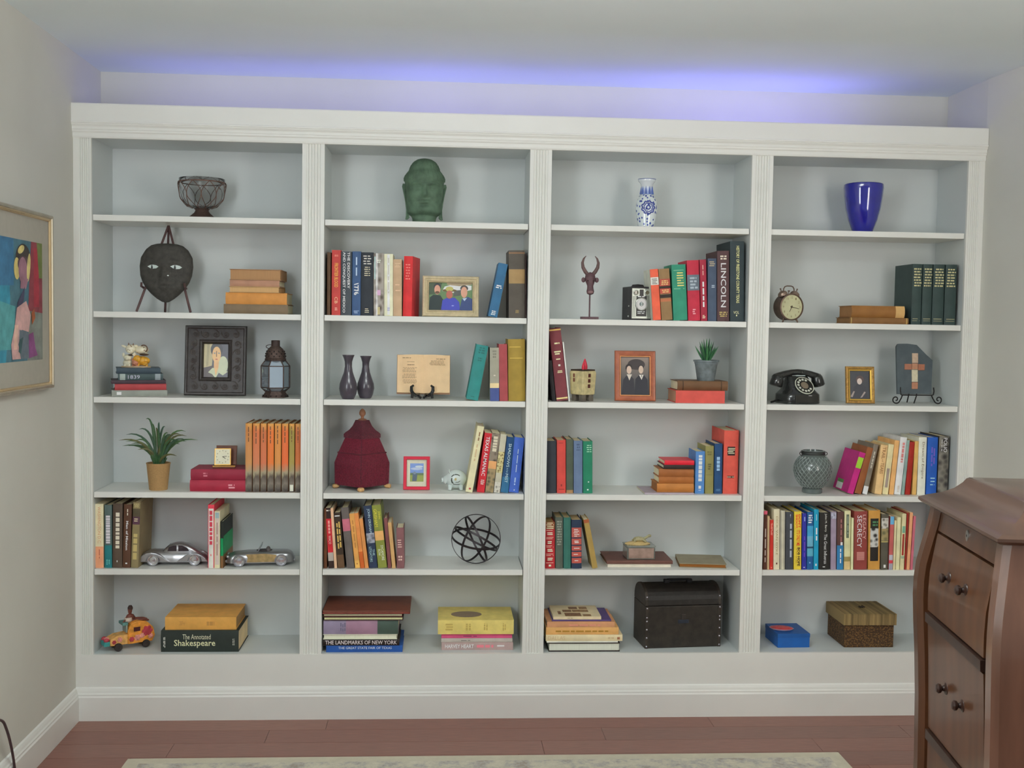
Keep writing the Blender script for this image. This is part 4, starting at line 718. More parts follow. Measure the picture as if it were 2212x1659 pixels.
mb = MB(S); mb.ell((11, 2, 37), (15, 9, 9)); mb.ell((-10, -4, 39), (11, 9, 9.5)); mb.ell((-9, -12, 34), (7, 4.5, 4.5)); mb.ell((-24, -3, 44), (6, 2, 2.6), R=Matrix.Rotation(.35, 3, 'Y')); mb.ell((0, -2, 45), (5, 2.2, 3)); mb.tube([(0, -6, 30), (-4, -8, 25)], 3); mb.tube([(20, -2, 30), (24, -4, 27)], 3); mb.build('cow', CW, t)
mb = MB(S); mb.tube(arcp(18, 40, 7.5, -60, 130, 14, -8), 1.3, 6); mb.build('tail', M('#5a4030', .4), t)
mb = MB(S); mb.ell((18, -4, 27.5), (10, 5, 2.6)); mb.ell((-8, -6, 26), (8, 5, 2)); mb.build('hooves', CB, t)
mb = MB(S); mb.tube([(-14, -4, 47), (-14, -5, 52)], [2, .6], 6); mb.tube([(-5, -4, 47), (-4, -5, 51)], [2, .6], 6); mb.build('horns', M('#6a5040', .4), t)
# -- ornate dark frame
t, S = lean(465, .13, Zs[3], 'large ornate black carved frame around a small portrait print', 150, 'ornate_frame', 1.5)
OF = M('#2f2a28', .42, var=.25, scl=80, bump=.3, bs=150)
frame(t, 129, 149, [(0, 0), (0, 5), (2, 8), (5, 8), (7, 6), (30, 7), (33, 10), (36, 9), (38, 4), (39, 3)], OF, S)
rl = random.Random(5)
def scroll(cx, cz, r, a, fl):
    mb = MB(S); p = spiral(cx, cz, r, r * .18, a, fl * 1.5, 26, -7.2); mb.tube(p, [1.7 - 1.0 * i / 26 for i in range(27)], 6); mb.ell((cx, -7.2, cz), (1.6, 1.6, 1.6), 0, 8, 5)
    a2 = math.radians(a); mb.tube([p[0], (cx + r * 1.5 * math.cos(a2 - .8 * fl), -7.2, cz + r * 1.5 * math.sin(a2 - .8 * fl)), (cx + r * 1.9 * math.cos(a2 - 1.4 * fl), -7, cz + r * 1.9 * math.sin(a2 - 1.4 * fl))], [1.6, 1.3, .4], 6)
    mb.build('scroll', M('#403a37', .4, var=.2), t)
for i in range(5):
    for zz in (19, 130): scroll(-42 + 21 * i, zz, 6.5, 40 + 180 * (i % 2), 1 if i % 2 else -1)
for i in range(5):
    for xx in (-46, 46): scroll(xx, 40 + 17.5 * i, 6.2, 130 * (i % 2), 1 if (i + (xx > 0)) % 2 else -1)
picture(t, 53, 79, [('#33323c', FULL), ('#a0946c', [(0, .3), (.34, .36), (.42, .98), (0, .98)]), ('#8a7f5c', [(.12, .34), (.2, .36), (.24, .98), (.14, .98)]), ('#3a2c28', [(0, 0), (0, .3), (.4, .37), (.42, 0)]), ('#1d1b22', el(.52, .80, .24, .2)), ('#a8ad8c', el(.78, .38, .2, .24)), ('#a8ad8c', [(.2, .18), (.36, .3), (.62, .3), (.98, .2), (.78, .1), (.62, .17), (.5, .02), (.36, .13)]),
                   ('#c4945c', [(.42, .3), (.6, .3), (.62, .52), (.42, .52)]), ('#cf9c62', el(.52, .66, .17, .22)), ('#cf9c62', [(.44, .3), (.6, .3), (.5, .08)]), ('#5a3824', [(.5, .6), (.53, .6), (.53, .76), (.5, .76)]), ('#4a6a74', el(.44, .7, .04, .012)), ('#4a6a74', el(.61, .7, .04, .012)), ('#9a4838', el(.52, .535, .05, .015))], S, 2.0 - 2.4, 35.2)
# -- metal lantern
t, S = put('moroccan_lantern', 'rusty metal candle lantern with mirrored glass panes on third shelf', 'lantern', 594.8, .10, Zs[3])
RU = M('#473a35', .6, .5, var=.3, scl=150); hx = lambda r, zz: [(r * math.cos(math.radians(12 + 60 * i)), r * math.sin(math.radians(12 + 60 * i)), zz) for i in range(6)]
mb = MB(S); mb.lathe([(28, 0), (28, 1.5), (25, 5), (22, 10), (21, 12), (0, 12)], 6, a0=math.radians(12), sm=False); mb.build('base', RU, t)
mb = MB(S); mb.loft([hx(20, 11), hx(20.5, 13.5)], sm=False); mb.loft([hx(30, 20), hx(30.5, 22)], sm=False); mb.loft([hx(30, 66), hx(30.5, 68)], sm=False); mb.loft([hx(21, 78), hx(21.5, 80)], sm=False)
for i in range(6):
    for (r0, z0), (r1, z1) in (((20.5, 12), (30, 21)), ((30, 21), (30, 67)), ((30, 67), (21, 79))): mb.tube([hx(r0, z0)[i], hx(r1, z1)[i]], 1.3, 6)
mb.build('cage', RU, t)
PG = M('#aebcc6', .06, metal=.75, var=.03, scl=20, spec=.8); 
for (r0, z0), (r1, z1) in (((29.2, 22), (29.2, 66)), ((29.4, 68), (21, 78)), ((20, 13.5), (29.2, 20))):
    for i in range(6):
        j = (i + 1) % 6; mb = MB(S); a, b, c, d = hx(r0, z0)[i], hx(r0, z0)[j], hx(r1, z1)[j], hx(r1, z1)[i]
        k = .98; mb.quad(a, b, c, d); mb.quad(*[(p[0] * k, p[1] * k, p[2]) for p in (d, c, b, a)])
        mb.build('pane', PG, t)
mb = MB(S); mb.lathe([(22, 79), (23, 82), (21, 83), (21.5, 86), (20, 95), (16, 103), (10, 108.5), (9, 109), (9, 112), (0, 112)], 28); dm = mb.build('dome', RU, t)
mb = MB(S); mb.lathe([(9.2, 110), (9.2, 121), (8, 121.5), (7.6, 121), (7.6, 112)], 20, cap=(False, False)); mb.build('chimney', M('#3d322f', .6, .5, var=.2), t)
mb = MB(S)
for i in range(12):
    for k, zz in enumerate((88, 93, 98)):
        a = 2 * math.pi * (i + .5 * (k % 2)) / 12; r = (21.3, 20.4, 18.6)[k] + .2
        mb.ell((r * math.cos(a), r * math.sin(a), zz), (1.4, 1.4, 1.7), 0, 7, 4)
for i in range(14):
    a = 2 * math.pi * i / 14; mb.ell((26 * math.cos(a), 26 * math.sin(a), 4), (1.8, 1.8, 1.4), 0, 7, 4)
mb.build('pierced_holes', M('#171413', .9), t)
mb = MB(S); mb.tube(arcp(-11, 108, 8, 20, 330, 24, -6, 4), .8, 6); mb.build('handle_ring', M('#332c2a', .5, .5), t)
# -- grass plant in paper pot
def blade(root, p0, p1, p2, w0, mat, S, name='leaf', n=7, up=(0, 0, 1)):
    mb = MB(S); p0, p1, p2 = Vector(p0), Vector(p1), Vector(p2); rows = []
    for i in range(n + 1):
        f = i / n; p = p0 * (1 - f) ** 2 + p1 * 2 * f * (1 - f) + p2 * f * f; tg = ((p1 - p0) * (1 - f) + (p2 - p1) * f).normalized()
        sd = tg.cross(Vector((0, -1, .15))).normalized(); wd = w0 * (1 - f) ** .6 * (.6 + .8 * min(1, f * 3)) + .12; nn = sd.cross(tg) * wd * .45
        rows.append([mb.v(p + sd * wd), mb.v(p + nn), mb.v(p - sd * wd), mb.v(p - nn * .4)])
    for a, b in zip(rows[:-1], rows[1:]):
        for i in range(4): mb.f((a[i], a[(i + 1) % 4], b[(i + 1) % 4], b[i]), 0, True)
    return mb.build(name, mat, root, split=60)
t, S = put('potted_grass_plant', 'spiky green grass plant in a tan paper pot on fourth shelf', 'plant', 342.2, .075, Zs[4])
mb = MB(S); mb.lathe([(18.6, 0), (19, 1), (24.4, 54), (25.2, 56), (25.2, 57.5), (23.5, 57.5), (22.5, 50), (0, 49)], 32); mb.build('pot', M('#8d6f48', .8, var=.10, scl=200, bump=.3, bs=400), t)
mb = MB(S); mb.lathe([(23, 50), (10, 52), (0, 53)], 20, cap=(False, False)); mb.build('soil', M('#3a2a1a', .95, var=.3), t)
LG = [M(h, .55, var=.2, scl=90) for h in ('#2f4a2c', '#39532f', '#4a4a2a', '#2a4230')]
tips = [(-77, 92), (-75, 100), (-76, 107), (-70, 116), (-62, 93), (-48, 105), (-40, 86), (-36, 130), (-28, 150), (-22, 138), (-12, 128), (-5, 140), (2, 126), (15, 118), (20, 104), (34, 118), (46, 108), (60, 126), (62, 116), (66, 109), (56, 102), (80, 105), (45, 75), (40, 95), (26, 112), (-55, 98), (52, 120), (10, 132)]
for i, (x, zz) in enumerate(tips):
    a = rl.uniform(-26, 26); ln = math.hypot(x, zz - 54)
    blade(t, (x * .06 + rl.uniform(-5, 5), rl.uniform(-6, 6), 50), (x * .30, a * .4, 54 + (zz - 54) * 1.05 + 10), (x, a, zz), 2.5, LG[i % 4], S, n=8)
mb = MB(S)
for i in range(20):
    a = rl.uniform(0, 6.3); r = rl.uniform(2, 13); hh = rl.uniform(18, 44); mb.tube([(r * .35 * math.cos(a), r * .35 * math.sin(a), 49), (r * math.cos(a), r * math.sin(a), 49 + hh * .6), (r * 1.5 * math.cos(a), r * 1.5 * math.sin(a), 49 + hh)], [2.6, 3, .4], 5)
mb.build('leaf_core', M('#2b4a2a', .6, var=.3, scl=100), t)
# -- travel clock
t, S = put('travel_clock', 'small folding travel alarm clock in brown case on red books', 'clock', 484.5, .095, Z_CLK, 8)
BR = M('#5a3322', .5, var=.15); GD = M('#b08a48', .3, .8, var=.08)
MB(S).box(-23, 23, -16, 14, 0, 5).build('case_base', BR, t, bevel=.001)
MB(S).box(-23.5, 23.5, -16.5, -14.5, 3.4, 5.6).build('gold_edge', GD, t)
o = MB(S).box(-22, 22, 0, 4, 0, 42).build('case_lid', BR, t, bevel=.001); o.location = (3 * S, 10 * S, 4 * S); o.rotation_euler = (math.radians(-12), 0, math.radians(-8))
hb = MB(S).box(-17, 17, -3, 3, 0, 36).build('clock_body', GD, t, bevel=.0006); hb.location = (-3 * S, -8 * S, 5.5 * S); hb.rotation_euler = (math.radians(-14), 0, 0)
fc = MB(S).box(-15, 15, -3.6, -3, 2, 34).build('dial', M('#c8c4ac', .4, var=.02), hb)
mb = MB(S)
for k in range(12):
    a = math.radians(30 * k); mb.box(12.4 * math.sin(a) - .8, 12.4 * math.sin(a) + .8, -3.9, -3.6, 18 + 13 * math.cos(a) - 1.1, 18 + 13 * math.cos(a) + 1.1)
mb.build('hour_marks', M('#8a8468', .5), hb)
mb = MB(S); mb.tube([(-1, -4, 18), (8.5, -4, 19)], .55, 5); mb.build('minute_hand', M('#4a4030', .4), hb)
mb = MB(S); mb.tube([(0, -4.1, 18), (6, -4.1, 14)], .7, 5); mb.build('hour_hand', M('#4a4030', .4), hb)
# -- silver toy cars
SV = M('#9a9a9c', .28, .85, var=.06, scl=40, g=1.4); SVD = M('#6f6c6a', .35, .8, var=.08); WN = M('#2a2226', .25)
def wheel(root, x, y, r, S, w=7):
    o = MB(S).lathe([(r, -w / 2), (r + .4, -w / 4), (r + .4, w / 4), (r, w / 2), (0, w / 2)], 24).build('wheel', M('#8c8c90', .3, .8, var=.05), root); o.rotation_euler = (math.pi / 2, 0, 0); o.location = (x * S, y * S, (r + .4) * S)
    h = MB(S).lathe([(r * .86, w / 2), (r * .8, w / 2 + .8), (r * .62, w / 2 + .4), (r * .5, w / 2 + 1.8), (0, w / 2 + 2.4)], 20).build('hub_cap', M('#b4b4b8', .15, .9, var=0), o)
    if y > 0: h.rotation_euler = (math.pi, 0, 0)
def lerp(tb, x):
    for (a, b), (c, d) in zip(tb[:-1], tb[1:]):
        if a <= x <= c: return b + (d - b) * (x - a) / (c - a)
    return tb[0][1] if x < tb[0][0] else tb[-1][1]
def carbody(S, xs, top, half, z0, m=14, pw=2.6):
    rings = []
    for x in xs:
        h = lerp(top, x); wd = lerp(half, x); r = []
        for i in range(m + 1):
            a = math.pi * i / m; c, s = math.cos(a), math.sin(a)
            r.append((x, wd * math.copysign(abs(c) ** (2 / pw), c), z0 + (h - z0) * abs(s) ** (2 / pw)))
        rings.append(r)
    mb = MB(S); mb.loft(rings, 0, True, True); return mb
t, S = put('toy_sedan_car', 'polished metal model of a rounded old sedan car', 'toy car', 380, .112, Zs[5], 2); S *= .94
XS = [-76 + 152 * i / 38 for i in range(39)]
carbody(S, XS, [(-76, 14), (-72, 24), (-60, 31), (-40, 34), (-20, 34), (20, 33), (50, 30), (66, 22), (74, 12), (76, 9)], [(-76, 12), (-70, 18), (-40, 21), (0, 23), (50, 21), (72, 12), (76, 6)], 7).build('body', SV, t, split=60)
carbody(S, [-28 + 84 * i / 24 for i in range(25)], [(-28, 28), (-22, 37), (-12, 45), (0, 49), (14, 49.5), (28, 46), (42, 38), (56, 27)], [(-28, 14), (-10, 18), (10, 19), (40, 17), (56, 10)], 26, 14, 3.2).build('cabin', SV, t, split=60)
for sy in (-1, 1):
    for cx, o_ in ((-46, [(-77, 8), (-76, 16), (-71, 23), (-62, 28), (-50, 30), (-38, 28), (-26, 22), (-16, 14), (-8, 8)]), (46, [(6, 8), (14, 15), (24, 22), (36, 27), (48, 28), (60, 24), (70, 17), (77, 8)])):
        q_ = o_ + [(cx + 15 * math.cos(math.radians(a)), 9 + 15 * math.sin(math.radians(a))) for a in range(0, 181, 15)]
        mb = MB(S); mb.prism(q_, sy * 16, sy * 26, 0, True); mb.build('fender', SV, t, bevel=.003, split=50)
    for pts in ([(-15, 32), (-12, 41), (-2, 44.5), (5, 45), (5, 32)], [(9, 32), (9, 45), (18, 44.5), (28, 40), (33, 33), (30, 32)]):
        mb = MB(S); mb.prism(pts, sy * 19.0, sy * 19.9); mb.build('side_window', WN, t)
mb = MB(S); mb.prism([(-27, 31), (-14, 44), (-12.5, 44), (-25, 31)], -12, 12); mb.build('windshield', WN, t)
MB(S).box(-77, -74, -15, 15, 8, 12).build('bumper', SV, t, bevel=.001)
for x in (-46, 46):
    for y in (-23, 23): wheel(t, x, y, 13, S, 8)
t, S = put('toy_convertible_car', 'polished metal model of an open convertible sports car', 'toy car', 563, .105, Zs[5], 7)
XS = [-71 + 142 * i / 40 for i in range(41)]
carbody(S, XS, [(-71, 15), (-68, 22), (-55, 27), (-25, 30), (-8, 30), (30, 30), (55, 30), (66, 26), (71, 16)], [(-71, 17), (-60, 23), (0, 25), (55, 24), (68, 20), (71, 15)], 7, 14, 4).build('body', SV, t, split=60)
mb = MB(S); mb.loft([[(x, y, 30.4) for x, y in el(8, 0, 17, 15, 20)], [(x, y, 29.2) for x, y in el(8, 0, 16, 14, 20)]]); mb.build('cockpit', M('#3a3433', .6), t)
for y in (-7, 7):
    mb = MB(S); mb.ell((16, y, 30), (5, 6, 7)); mb.build('seat', M('#4a4442', .5), t)
mb = MB(S); mb.loft([[(-6, -17, 29.5), (-4, -17, 29.5), (-4, 17, 29.5), (-6, 17, 29.5)], [(3, -15, 45), (4.4, -15, 45), (4.4, 15, 45), (3, 15, 45)]], sm=False); mb.build('windshield', M('#6a6a6c', .15, .6), t)
for sy in (-1, 1):
    for cx in (-44, 44):
        mb = MB(S); mb.tube(arcp(cx, 10, 13.5, 0, 180, 14, sy * 24.5), 1.6, 6); mb.build('wheel_arch', SV, t)
    mb = MB(S); mb.prism([(-28, 9), (30, 9), (34, 24), (10, 27), (-30, 26), (-26, 18)], sy * 24.6, sy * 25.2); mb.build('side_panel', M('#a89468', .3, .75, var=.25, scl=60), t)
    mb = MB(S); mb.ell((-68, sy * 15, 20), (4, 4, 4)); mb.build('headlamp', SV, t)
MB(S).box(-73, -70, -19, 19, 9, 13).build('bumper', SV, t, bevel=.001); MB(S).box(70, 73, -18, 18, 9, 13).build('bumper', SV, t, bevel=.001)
for x in (-44, 44):
    for y in (-25, 25): wheel(t, x, y, 12, S, 6)
# -- painted toy bus with figure
t, S = put('painted_toy_bus', 'painted clay toy bus with flowers and a figure on its roof', 'toy', 279, .095, Zs[6], 32)
OR = M('#b8782c', .5, var=.25, scl=70); TL = M('#2f7a78', .5, var=.1); RD = M('#94303a', .5, var=.2); PK = M('#b87a70', .5, var=.25, scl=90); DKB = M('#2a2320', .7)
mb = MB(S); mb.loft([[(-8, y, 12), (46, y, 12)][0:1] * 0 + [(x, y, zz) for x, zz in ((-8, 12), (44, 12), (50, 24), (46, 42), (34, 55), (14, 60), (-2, 56), (-8, 40))] for y in (-19, 19)], sm=False); mb.build('cab', OR, t, bevel=.003)
mb = MB(S); mb.loft([[(x, y, zz) for x, zz in ((-44, 12), (-6, 12), (-6, 34), (-30, 32), (-44, 26))] for y in (-16, 16)], sm=False); mb.build('hood', M('#b4884c', .5, var=.25, scl=70), t, bevel=.003)
mb = MB(S); mb.box(-56, -43, -14, 14, 12, 22); mb.build('front_bumper', TL, t, bevel=.003)
MB(S).box(-10, -7.4, -14, 14, 36, 52).build('windshield', M('#7c8c88', .3), t); mb = MB(S); mb.box(-18, -6, -15, 15, 52, 58); mb.build('visor', M('#4a706c', .5), t, bevel=.002)
for sy in (-1, 1):
    for x in (-28, 30):
        o = MB(S).lathe([(8, -3.5), (8.6, -2), (8.6, 2), (8, 3.5), (4, 3.5), (3, 4.5), (0, 4.5)], 16).build('wheel', DKB, t); o.rotation_euler = (math.pi / 2 * (1 if sy < 0 else -1), 0, 0); o.location = (x * S, sy * 18 * S, 8.7 * S)
    mb = MB(S); mb.box(4, 18, sy * 19.2 - .5, sy * 19.2 + .5, 38, 47); mb.build('window', M('#3a1416', .5), t)
    for x, zz, r, m in ((33, 36, 10, RD), (12, 24, 6, PK), (22, 27, 5, PK), (0, 22, 5, RD), (40, 24, 5, PK), (-24, 24, 5, PK), (-36, 20, 4, RD)):
        mb = MB(S); mb.ell((x, sy * 18.5 if x > -8 else sy * 15.5, zz), (r, 2, r), 0, 14, 6); 
        for k in range(6): mb.ell((x + r * .8 * math.cos(k * 1.05), sy * (19 if x > -8 else 16), zz + r * .8 * math.sin(k * 1.05)), (r * .4, 1.8, r * .4), 0, 8, 4)
        mb.build('flower', m, t)
for x, y in ((-50, -9), (-50, 9), (-47, 0)):
    mb = MB(S); mb.ell((x, y, 24), (6, 5, 5)); mb.build('fruit', RD if y else PK, t)
sk = M('#5a2f26', .5, var=.15)
fg = MB(S); fg.lathe([(0.1, 90), (3.6, 88), (5, 82), (4, 76), (3, 73), (6.5, 71), (8, 66), (7.5, 60), (8, 56), (0.1, 55)], 14, c=(2, 0, 0), sy=.8); fg.tube([(-4, -2, 69), (-9, -6, 62), (-15, -8, 58)], [2.6, 2.2, 1.6], 7); fg.tube([(8, 2, 69), (13, 4, 62), (20, 3, 60)], [2.6, 2.2, 1.6], 7); fg.tube([(6, -3, 58), (20, -6, 59), (32, -6, 58), (40, -5, 55)], [3.6, 3.2, 2.6, 2], 8); fg.tube([(4, 4, 58), (20, 6, 59), (32, 6, 58), (40, 6, 55)], [3.6, 3.2, 2.6, 2], 8)
fo = fg.build('seated_figure', sk, t); mb = MB(S); mb.lathe([(5.4, 82), (5.6, 86), (3.4, 90.5), (0, 91)], 12, c=(2.6, .4, 0), sy=.85); mb.build('hair', M('#2a1a16', .7), fo)
mb = MB(S); mb.lathe([(6, 56), (9, 60), (7.6, 66), (6.6, 66)], 12, c=(-3, -3, 0)); mb.build('white_bundle', M('#a89c90', .6, var=.2), t)
# -- bronze green head
t, S = put('buddha_head', 'green patinated stone Buddha head with long ears on top shelf', 'statue', 915.9, .12, Zs[1], 3)
HPR = [(0, 25, 25), (10, 25, 25), (15, 27, 26), (19, 32, 31), (24, 36, 35), (32, 37.5, 37), (45, 38.3, 38), (60, 39.5, 39), (75, 40.5, 40), (88, 42, 41.5), (96, 41.5, 41), (102, 39, 39), (108, 34.5, 35), (112, 31, 32), (117, 29.5, 30), (125, 26, 27), (131, 21, 22), (136, 13, 14), (138.5, 5, 5), (139, .2, .2)]
def hp(zz, k): return lerp([(a[0], a[k]) for a in HPR], zz)
def gs(v, c, s): return math.exp(-((v - c) / s) ** 2)
nz_ = 92; nt = 76; rings = []
for i in range(nz_ + 1):
    zz = 139.0 * i / nz_; r = []
    for j in range(nt):
        a = 2 * math.pi * j / nt - math.pi / 2; x = hp(zz, 1) * math.cos(a); y = hp(zz, 2) * math.sin(a); fr = max(0, -math.sin(a)); d = 0
        if fr > .15:
            d += 9.5 * gs(x, 0, 4.6) * gs(zz, 60, 8) + 6.5 * gs(x, 0, 3.6) * gs(zz, 72, 9) + 2.6 * gs(x, -5, 2.6) * gs(zz, 56.5, 3) + 2.6 * gs(x, 5, 2.6) * gs(zz, 56.5, 3)
            for s_x in (-1, 1):
                d += -3.6 * gs(x, s_x * 17, 9) * gs(zz, 74, 5.5) + 3.0 * gs(x, s_x * 17, 8) * gs(zz, 73, 3) - 1.6 * gs(x, s_x * 17, 8) * gs(zz, 70.4, .9) + 2.6 * gs(x, s_x * 19, 12) * gs(zz, 83 - ((x - s_x * 17) / 12) ** 2 * 4, 2.2) + 2.5 * gs(x, s_x * 20, 12) * gs(zz, 56, 12)
            d += 4.2 * gs(x, 0, 8.5) * gs(zz, 47.6, 2.1) + 3.6 * gs(x, 0, 7) * gs(zz, 42.6, 2.2) - 2.6 * gs(x, 0, 9) * gs(zz, 45.2, 1.0) - 1.5 * gs(x, 0, 10) * gs(zz, 37, 2) + 4.5 * gs(x, 0, 13) * gs(zz, 28, 6)
            d += -3 * gs(zz, 17, 3)
        hair = zz > 90 + 3.5 * (1 - fr) - 4 * (abs(x) / 40)
        if hair: d += 1.3 + .9 * math.cos(a * 26) - .7 * gs((zz - 92) % 11, 0, 1.2)
        d *= 1.35; nv = Vector((math.cos(a), math.sin(a), 0)); r.append((x + nv.x * d, y + nv.y * d, zz))
    rings.append(r)
GR = M('#475b49', .7, var=.28, scl=35, bump=.25, bs=220); mb = MB(S); mb.loft(rings); mb.build('head', GR, t, split=0)
for sx in (-1, 1):
    o2 = [(40, 84), (46, 85), (47.5, 79), (44.5, 66), (40.8, 48), (38.5, 30), (38.8, 18), (40, 9.5), (36, 8.5), (31, 13), (33, 30), (36, 60)]
    mb = MB(S); mb.prism([(sx * a, b) for a, b in o2], -2, 6); mb.build('ear', GR, t, bevel=.0015)
    mb = MB(S); mb.tube([(sx * 45, -2.6, 80), (sx * 42, -3, 62), (sx * 37, -3, 34), (sx * 36.5, -3, 14)], [1.2, 1.6, 1.6, 1.6], 6); mb.build('ear_ridge', GR, t)
# -- three men photo frame
t, S = lean(973, .06, Zs[2], 'beige wooden photo frame with a colour photo of three men', 88, ang=5)
FRB = M('#a39678', .5, var=.15, scl=60); frame(t, 121, 87, [(0, 0), (0, 4), (2, 6), (5, 6), (7, 4), (9, 4), (11, 6), (13, 4.5), (14, 2.5)], FRB, S)
sp = '#b98a74'
picture(t, 93, 60, [('#56704a', FULL), ('#c4ccc8', [(.3, .7), (.62, .62), (.98, .75), (.98, .9), (.6, .96), (.36, .86)]), ('#3c4a36', [(0, .55), (.22, .6), (.3, .98), (0, 1)]), ('#8a7a60', [(.42, .92), (.7, .88), (.98, .94), (1, 1), (.4, 1)]), ('#4a4c48', [(.56, .5), (.72, .54), (.74, .74), (.58, .72)]),
    ('#26302f', [(0, 0), (.34, 0), (.33, .38), (.26, .54), (.1, .56), (.02, .46)]), ('#22262a', el(.19, .84, .085, .13)), (sp, el(.19, .74, .07, .17)), ('#5a4030', el(.19, .64, .05, .05)),
    ('#3a3f9a', [(.28, 0), (.72, 0), (.7, .3), (.6, .46), (.4, .44), (.31, .36)]), ('#5a4c2a', el(.47, .72, .17, .05)), ('#a09a58', el(.47, .77, .09, .09)), ('#9a5648', el(.47, .57, .075, .15)), ('#8890c8', el(.55, .17, .03, .02)),
    ('#2f3d66', [(.7, 0), (1, 0), (1, .42), (.9, .5), (.76, .42)]), ('#3a3430', el(.81, .8, .09, .11)), (sp, el(.81, .66, .075, .2)), ('#a0b0c0', [(.77, .44), (.88, .46), (.82, .34)])], S, .0, 13.5, coat=.3)
# -- two dark bottle vases
VP = [(0, 0), (11.5, 0), (13, 1), (17, 10), (19.4, 22), (18.2, 33), (13.6, 46), (9.5, 58), (7.6, 70), (8, 80), (10.4, 88), (13, 94), (12, 94), (9.4, 87), (7, 78), (6.4, 66), (0, 60)]
VM = M('#37323a', .28, var=.15, scl=30, coat=.4)
for px, Y, lb, k in ((752, .05, 'dark grey bottle vase in front of its twin on third shelf', 1.0), (789.5, .105, 'dark grey bottle vase standing just right and behind its twin', .96)):
    t, S = put('bottle_vase', lb, 'vase', px, Y, Zs[3]); S *= k
    mb = MB(S); mb.lathe(VP, 36); mb.build('body', VM, t)
    mb = MB(S); mb.ring((0, 0, 94), (0, 0, 1), 12.5, .8, .8); mb.build('rim', M('#4a434a', .25), t)
# -- open book on black stand
t, S = put('open_book', 'open book with cream pages displayed on black stand', 'book', 914.5, .095, Zs[3] + 12 * SC(.095), 1, None, math.radians(-10))
pg = M('#c6aa85', .85, var=.04, scl=30)
for sx in (-1, 1):
    r0 = []; r1 = []; N_ = 12
    for i in range(N_ + 1):
        f = i / N_; x = sx * 56.5 * f; bend = -5.5 * math.sin(math.pi * min(1, f * 1.15)) * (1 if f < .87 else .5) - 1.5; r0.append((x, bend)); 
    front = r0; back = [(p[0], 4 - 0 * p[1]) for p in r0]
    mb = MB(S); mb.loft([[(x, y, 0 + abs(x) * .03) for x, y in front + back[::-1]], [(x, y, 84 - abs(x) * .02) for x, y in front + back[::-1]]], sm=False); mb.build('page_block', pg, t)
    mb = MB(S); mb.box(min(0, sx * 57.5), max(0, sx * 57.5), 4.2, 5.4, -1.5, 84.5); mb.build('cover', M('#8a6a54', .6), t)
    y_ = -8.0
    if sx < 0:
        for z0, z1, rr in ((58, 64, 1), (66, 69, 1), (44, 56, 5), (31, 42, 5), (20, 29, 4)): strokes(t, (-46 * S if rr > 1 else -36 * S, y_ * S, z0 * S), ((32 if rr > 1 else 18) * S, 0, 0), (0, 0, (z1 - z0) * S), rr, M('#7a6450', .8), 'print', .3, 6, int(z0))
        strokes(t, (-46 * S, y_ * S, 75 * S), (20 * S, 0, 0), (0, 0, 2 * S), 1, M('#7a6450', .8), 'print', .6, 3, 3)
    else:
        strokes(t, (12 * S, y_ * S, 60 * S), (36 * S, 0, 0), (0, 0, 11 * S), 5, M('#7a6450', .8), 'print', .3, 6, 5); strokes(t, (26 * S, y_ * S, 73 * S), (22 * S, 0, 0), (0, 0, 2 * S), 1, M('#7a6450', .8), 'print', .6, 3, 3)
t, S = put('book_stand', 'small glossy black book stand with two hooks', 'stand', 912, .085, Zs[3])
BKS = M('#17181a', .2, var=.05, coat=.4)
for sx in (-1, 1):
    mb = MB(S); mb.tube([(sx * 19, -10, 30), (sx * 23, -13, 27), (sx * 23, -14, 19), (sx * 20, -13, 13), (sx * 14, -8, 9), (sx * 8, 2, 9)], [2.4, 3.4, 3.8, 4, 4, 3.6], 10); mb.tube([(sx * 20, -13, 13), (sx * 22, -13, 2.8)], [4, 2.6], 8); mb.tube([(sx * 9, 0, 9), (sx * 3, -6, 3)], [3.4, 2.6], 8); mb.tube([(sx * 8, 2, 9), (sx * 8, 14, 14), (sx * 7, 26, 60)], [3.4, 3, 2.4], 8); mb.tube([(sx * 8, 6, 10), (sx * 9, 34, 2.6)], [3, 2.4], 8)
    mb.build('side_arm', BKS, t)
mb = MB(S); mb.tube([(-8, 25, 56), (8, 25, 56)], 2.2, 8); mb.build('crossbar', BKS, t)
# -- wicker covered basket
t, S = put('lidded_basket', 'tall dark red wicker basket with flared lid and wooden finial', 'basket', 781.5, .146, Zs[4], 2)
WK = Mvor('#7a2436', '#431420', 420, (.0, .55), .55, 0, (1, 1, .35), bump=.8); q4 = math.pi / 4 * 2
t.scale = (1, 1, .92)
def sq(prof, mat, nm, nn=4): return MB(S).lathe(prof, nn, a0=-math.pi / 2, sm=False).build(nm, mat, t)
sq([(56, 8), (58, 12), (59, 60), (51, 83), (36, 120), (0, 120)], WK, 'body')
mb = MB(S)
for f in (0, 1, 2, 3):
    a0 = -math.pi / 2 + f * math.pi / 2; c0 = Vector((math.cos(a0), math.sin(a0), 0)); c1 = Vector((math.cos(a0 + math.pi / 2), math.sin(a0 + math.pi / 2), 0))
    for i in range(1, 22):
        d = c0 * (1 - i / 22) + c1 * (i / 22); mb.tube([d * 59 + Vector((0, 0, 10)), d * 59.6 + Vector((0, 0, 60)), d * 51.6 + Vector((0, 0, 83)), d * 37 + Vector((0, 0, 119))], .9, 4)
mb.build('weave_ribs', M('#6a2130', .5, var=.35, scl=220), t)
sq([(50, 81.5), (52.6, 82.5), (52.6, 85), (50, 86)], M('#4a1822', .6, var=.3), 'braid')
sq([(36, 118), (39.5, 119), (39.5, 127), (36, 131), (28, 137), (21, 146), (16, 157), (15, 160), (0, 160)], WK, 'lid')
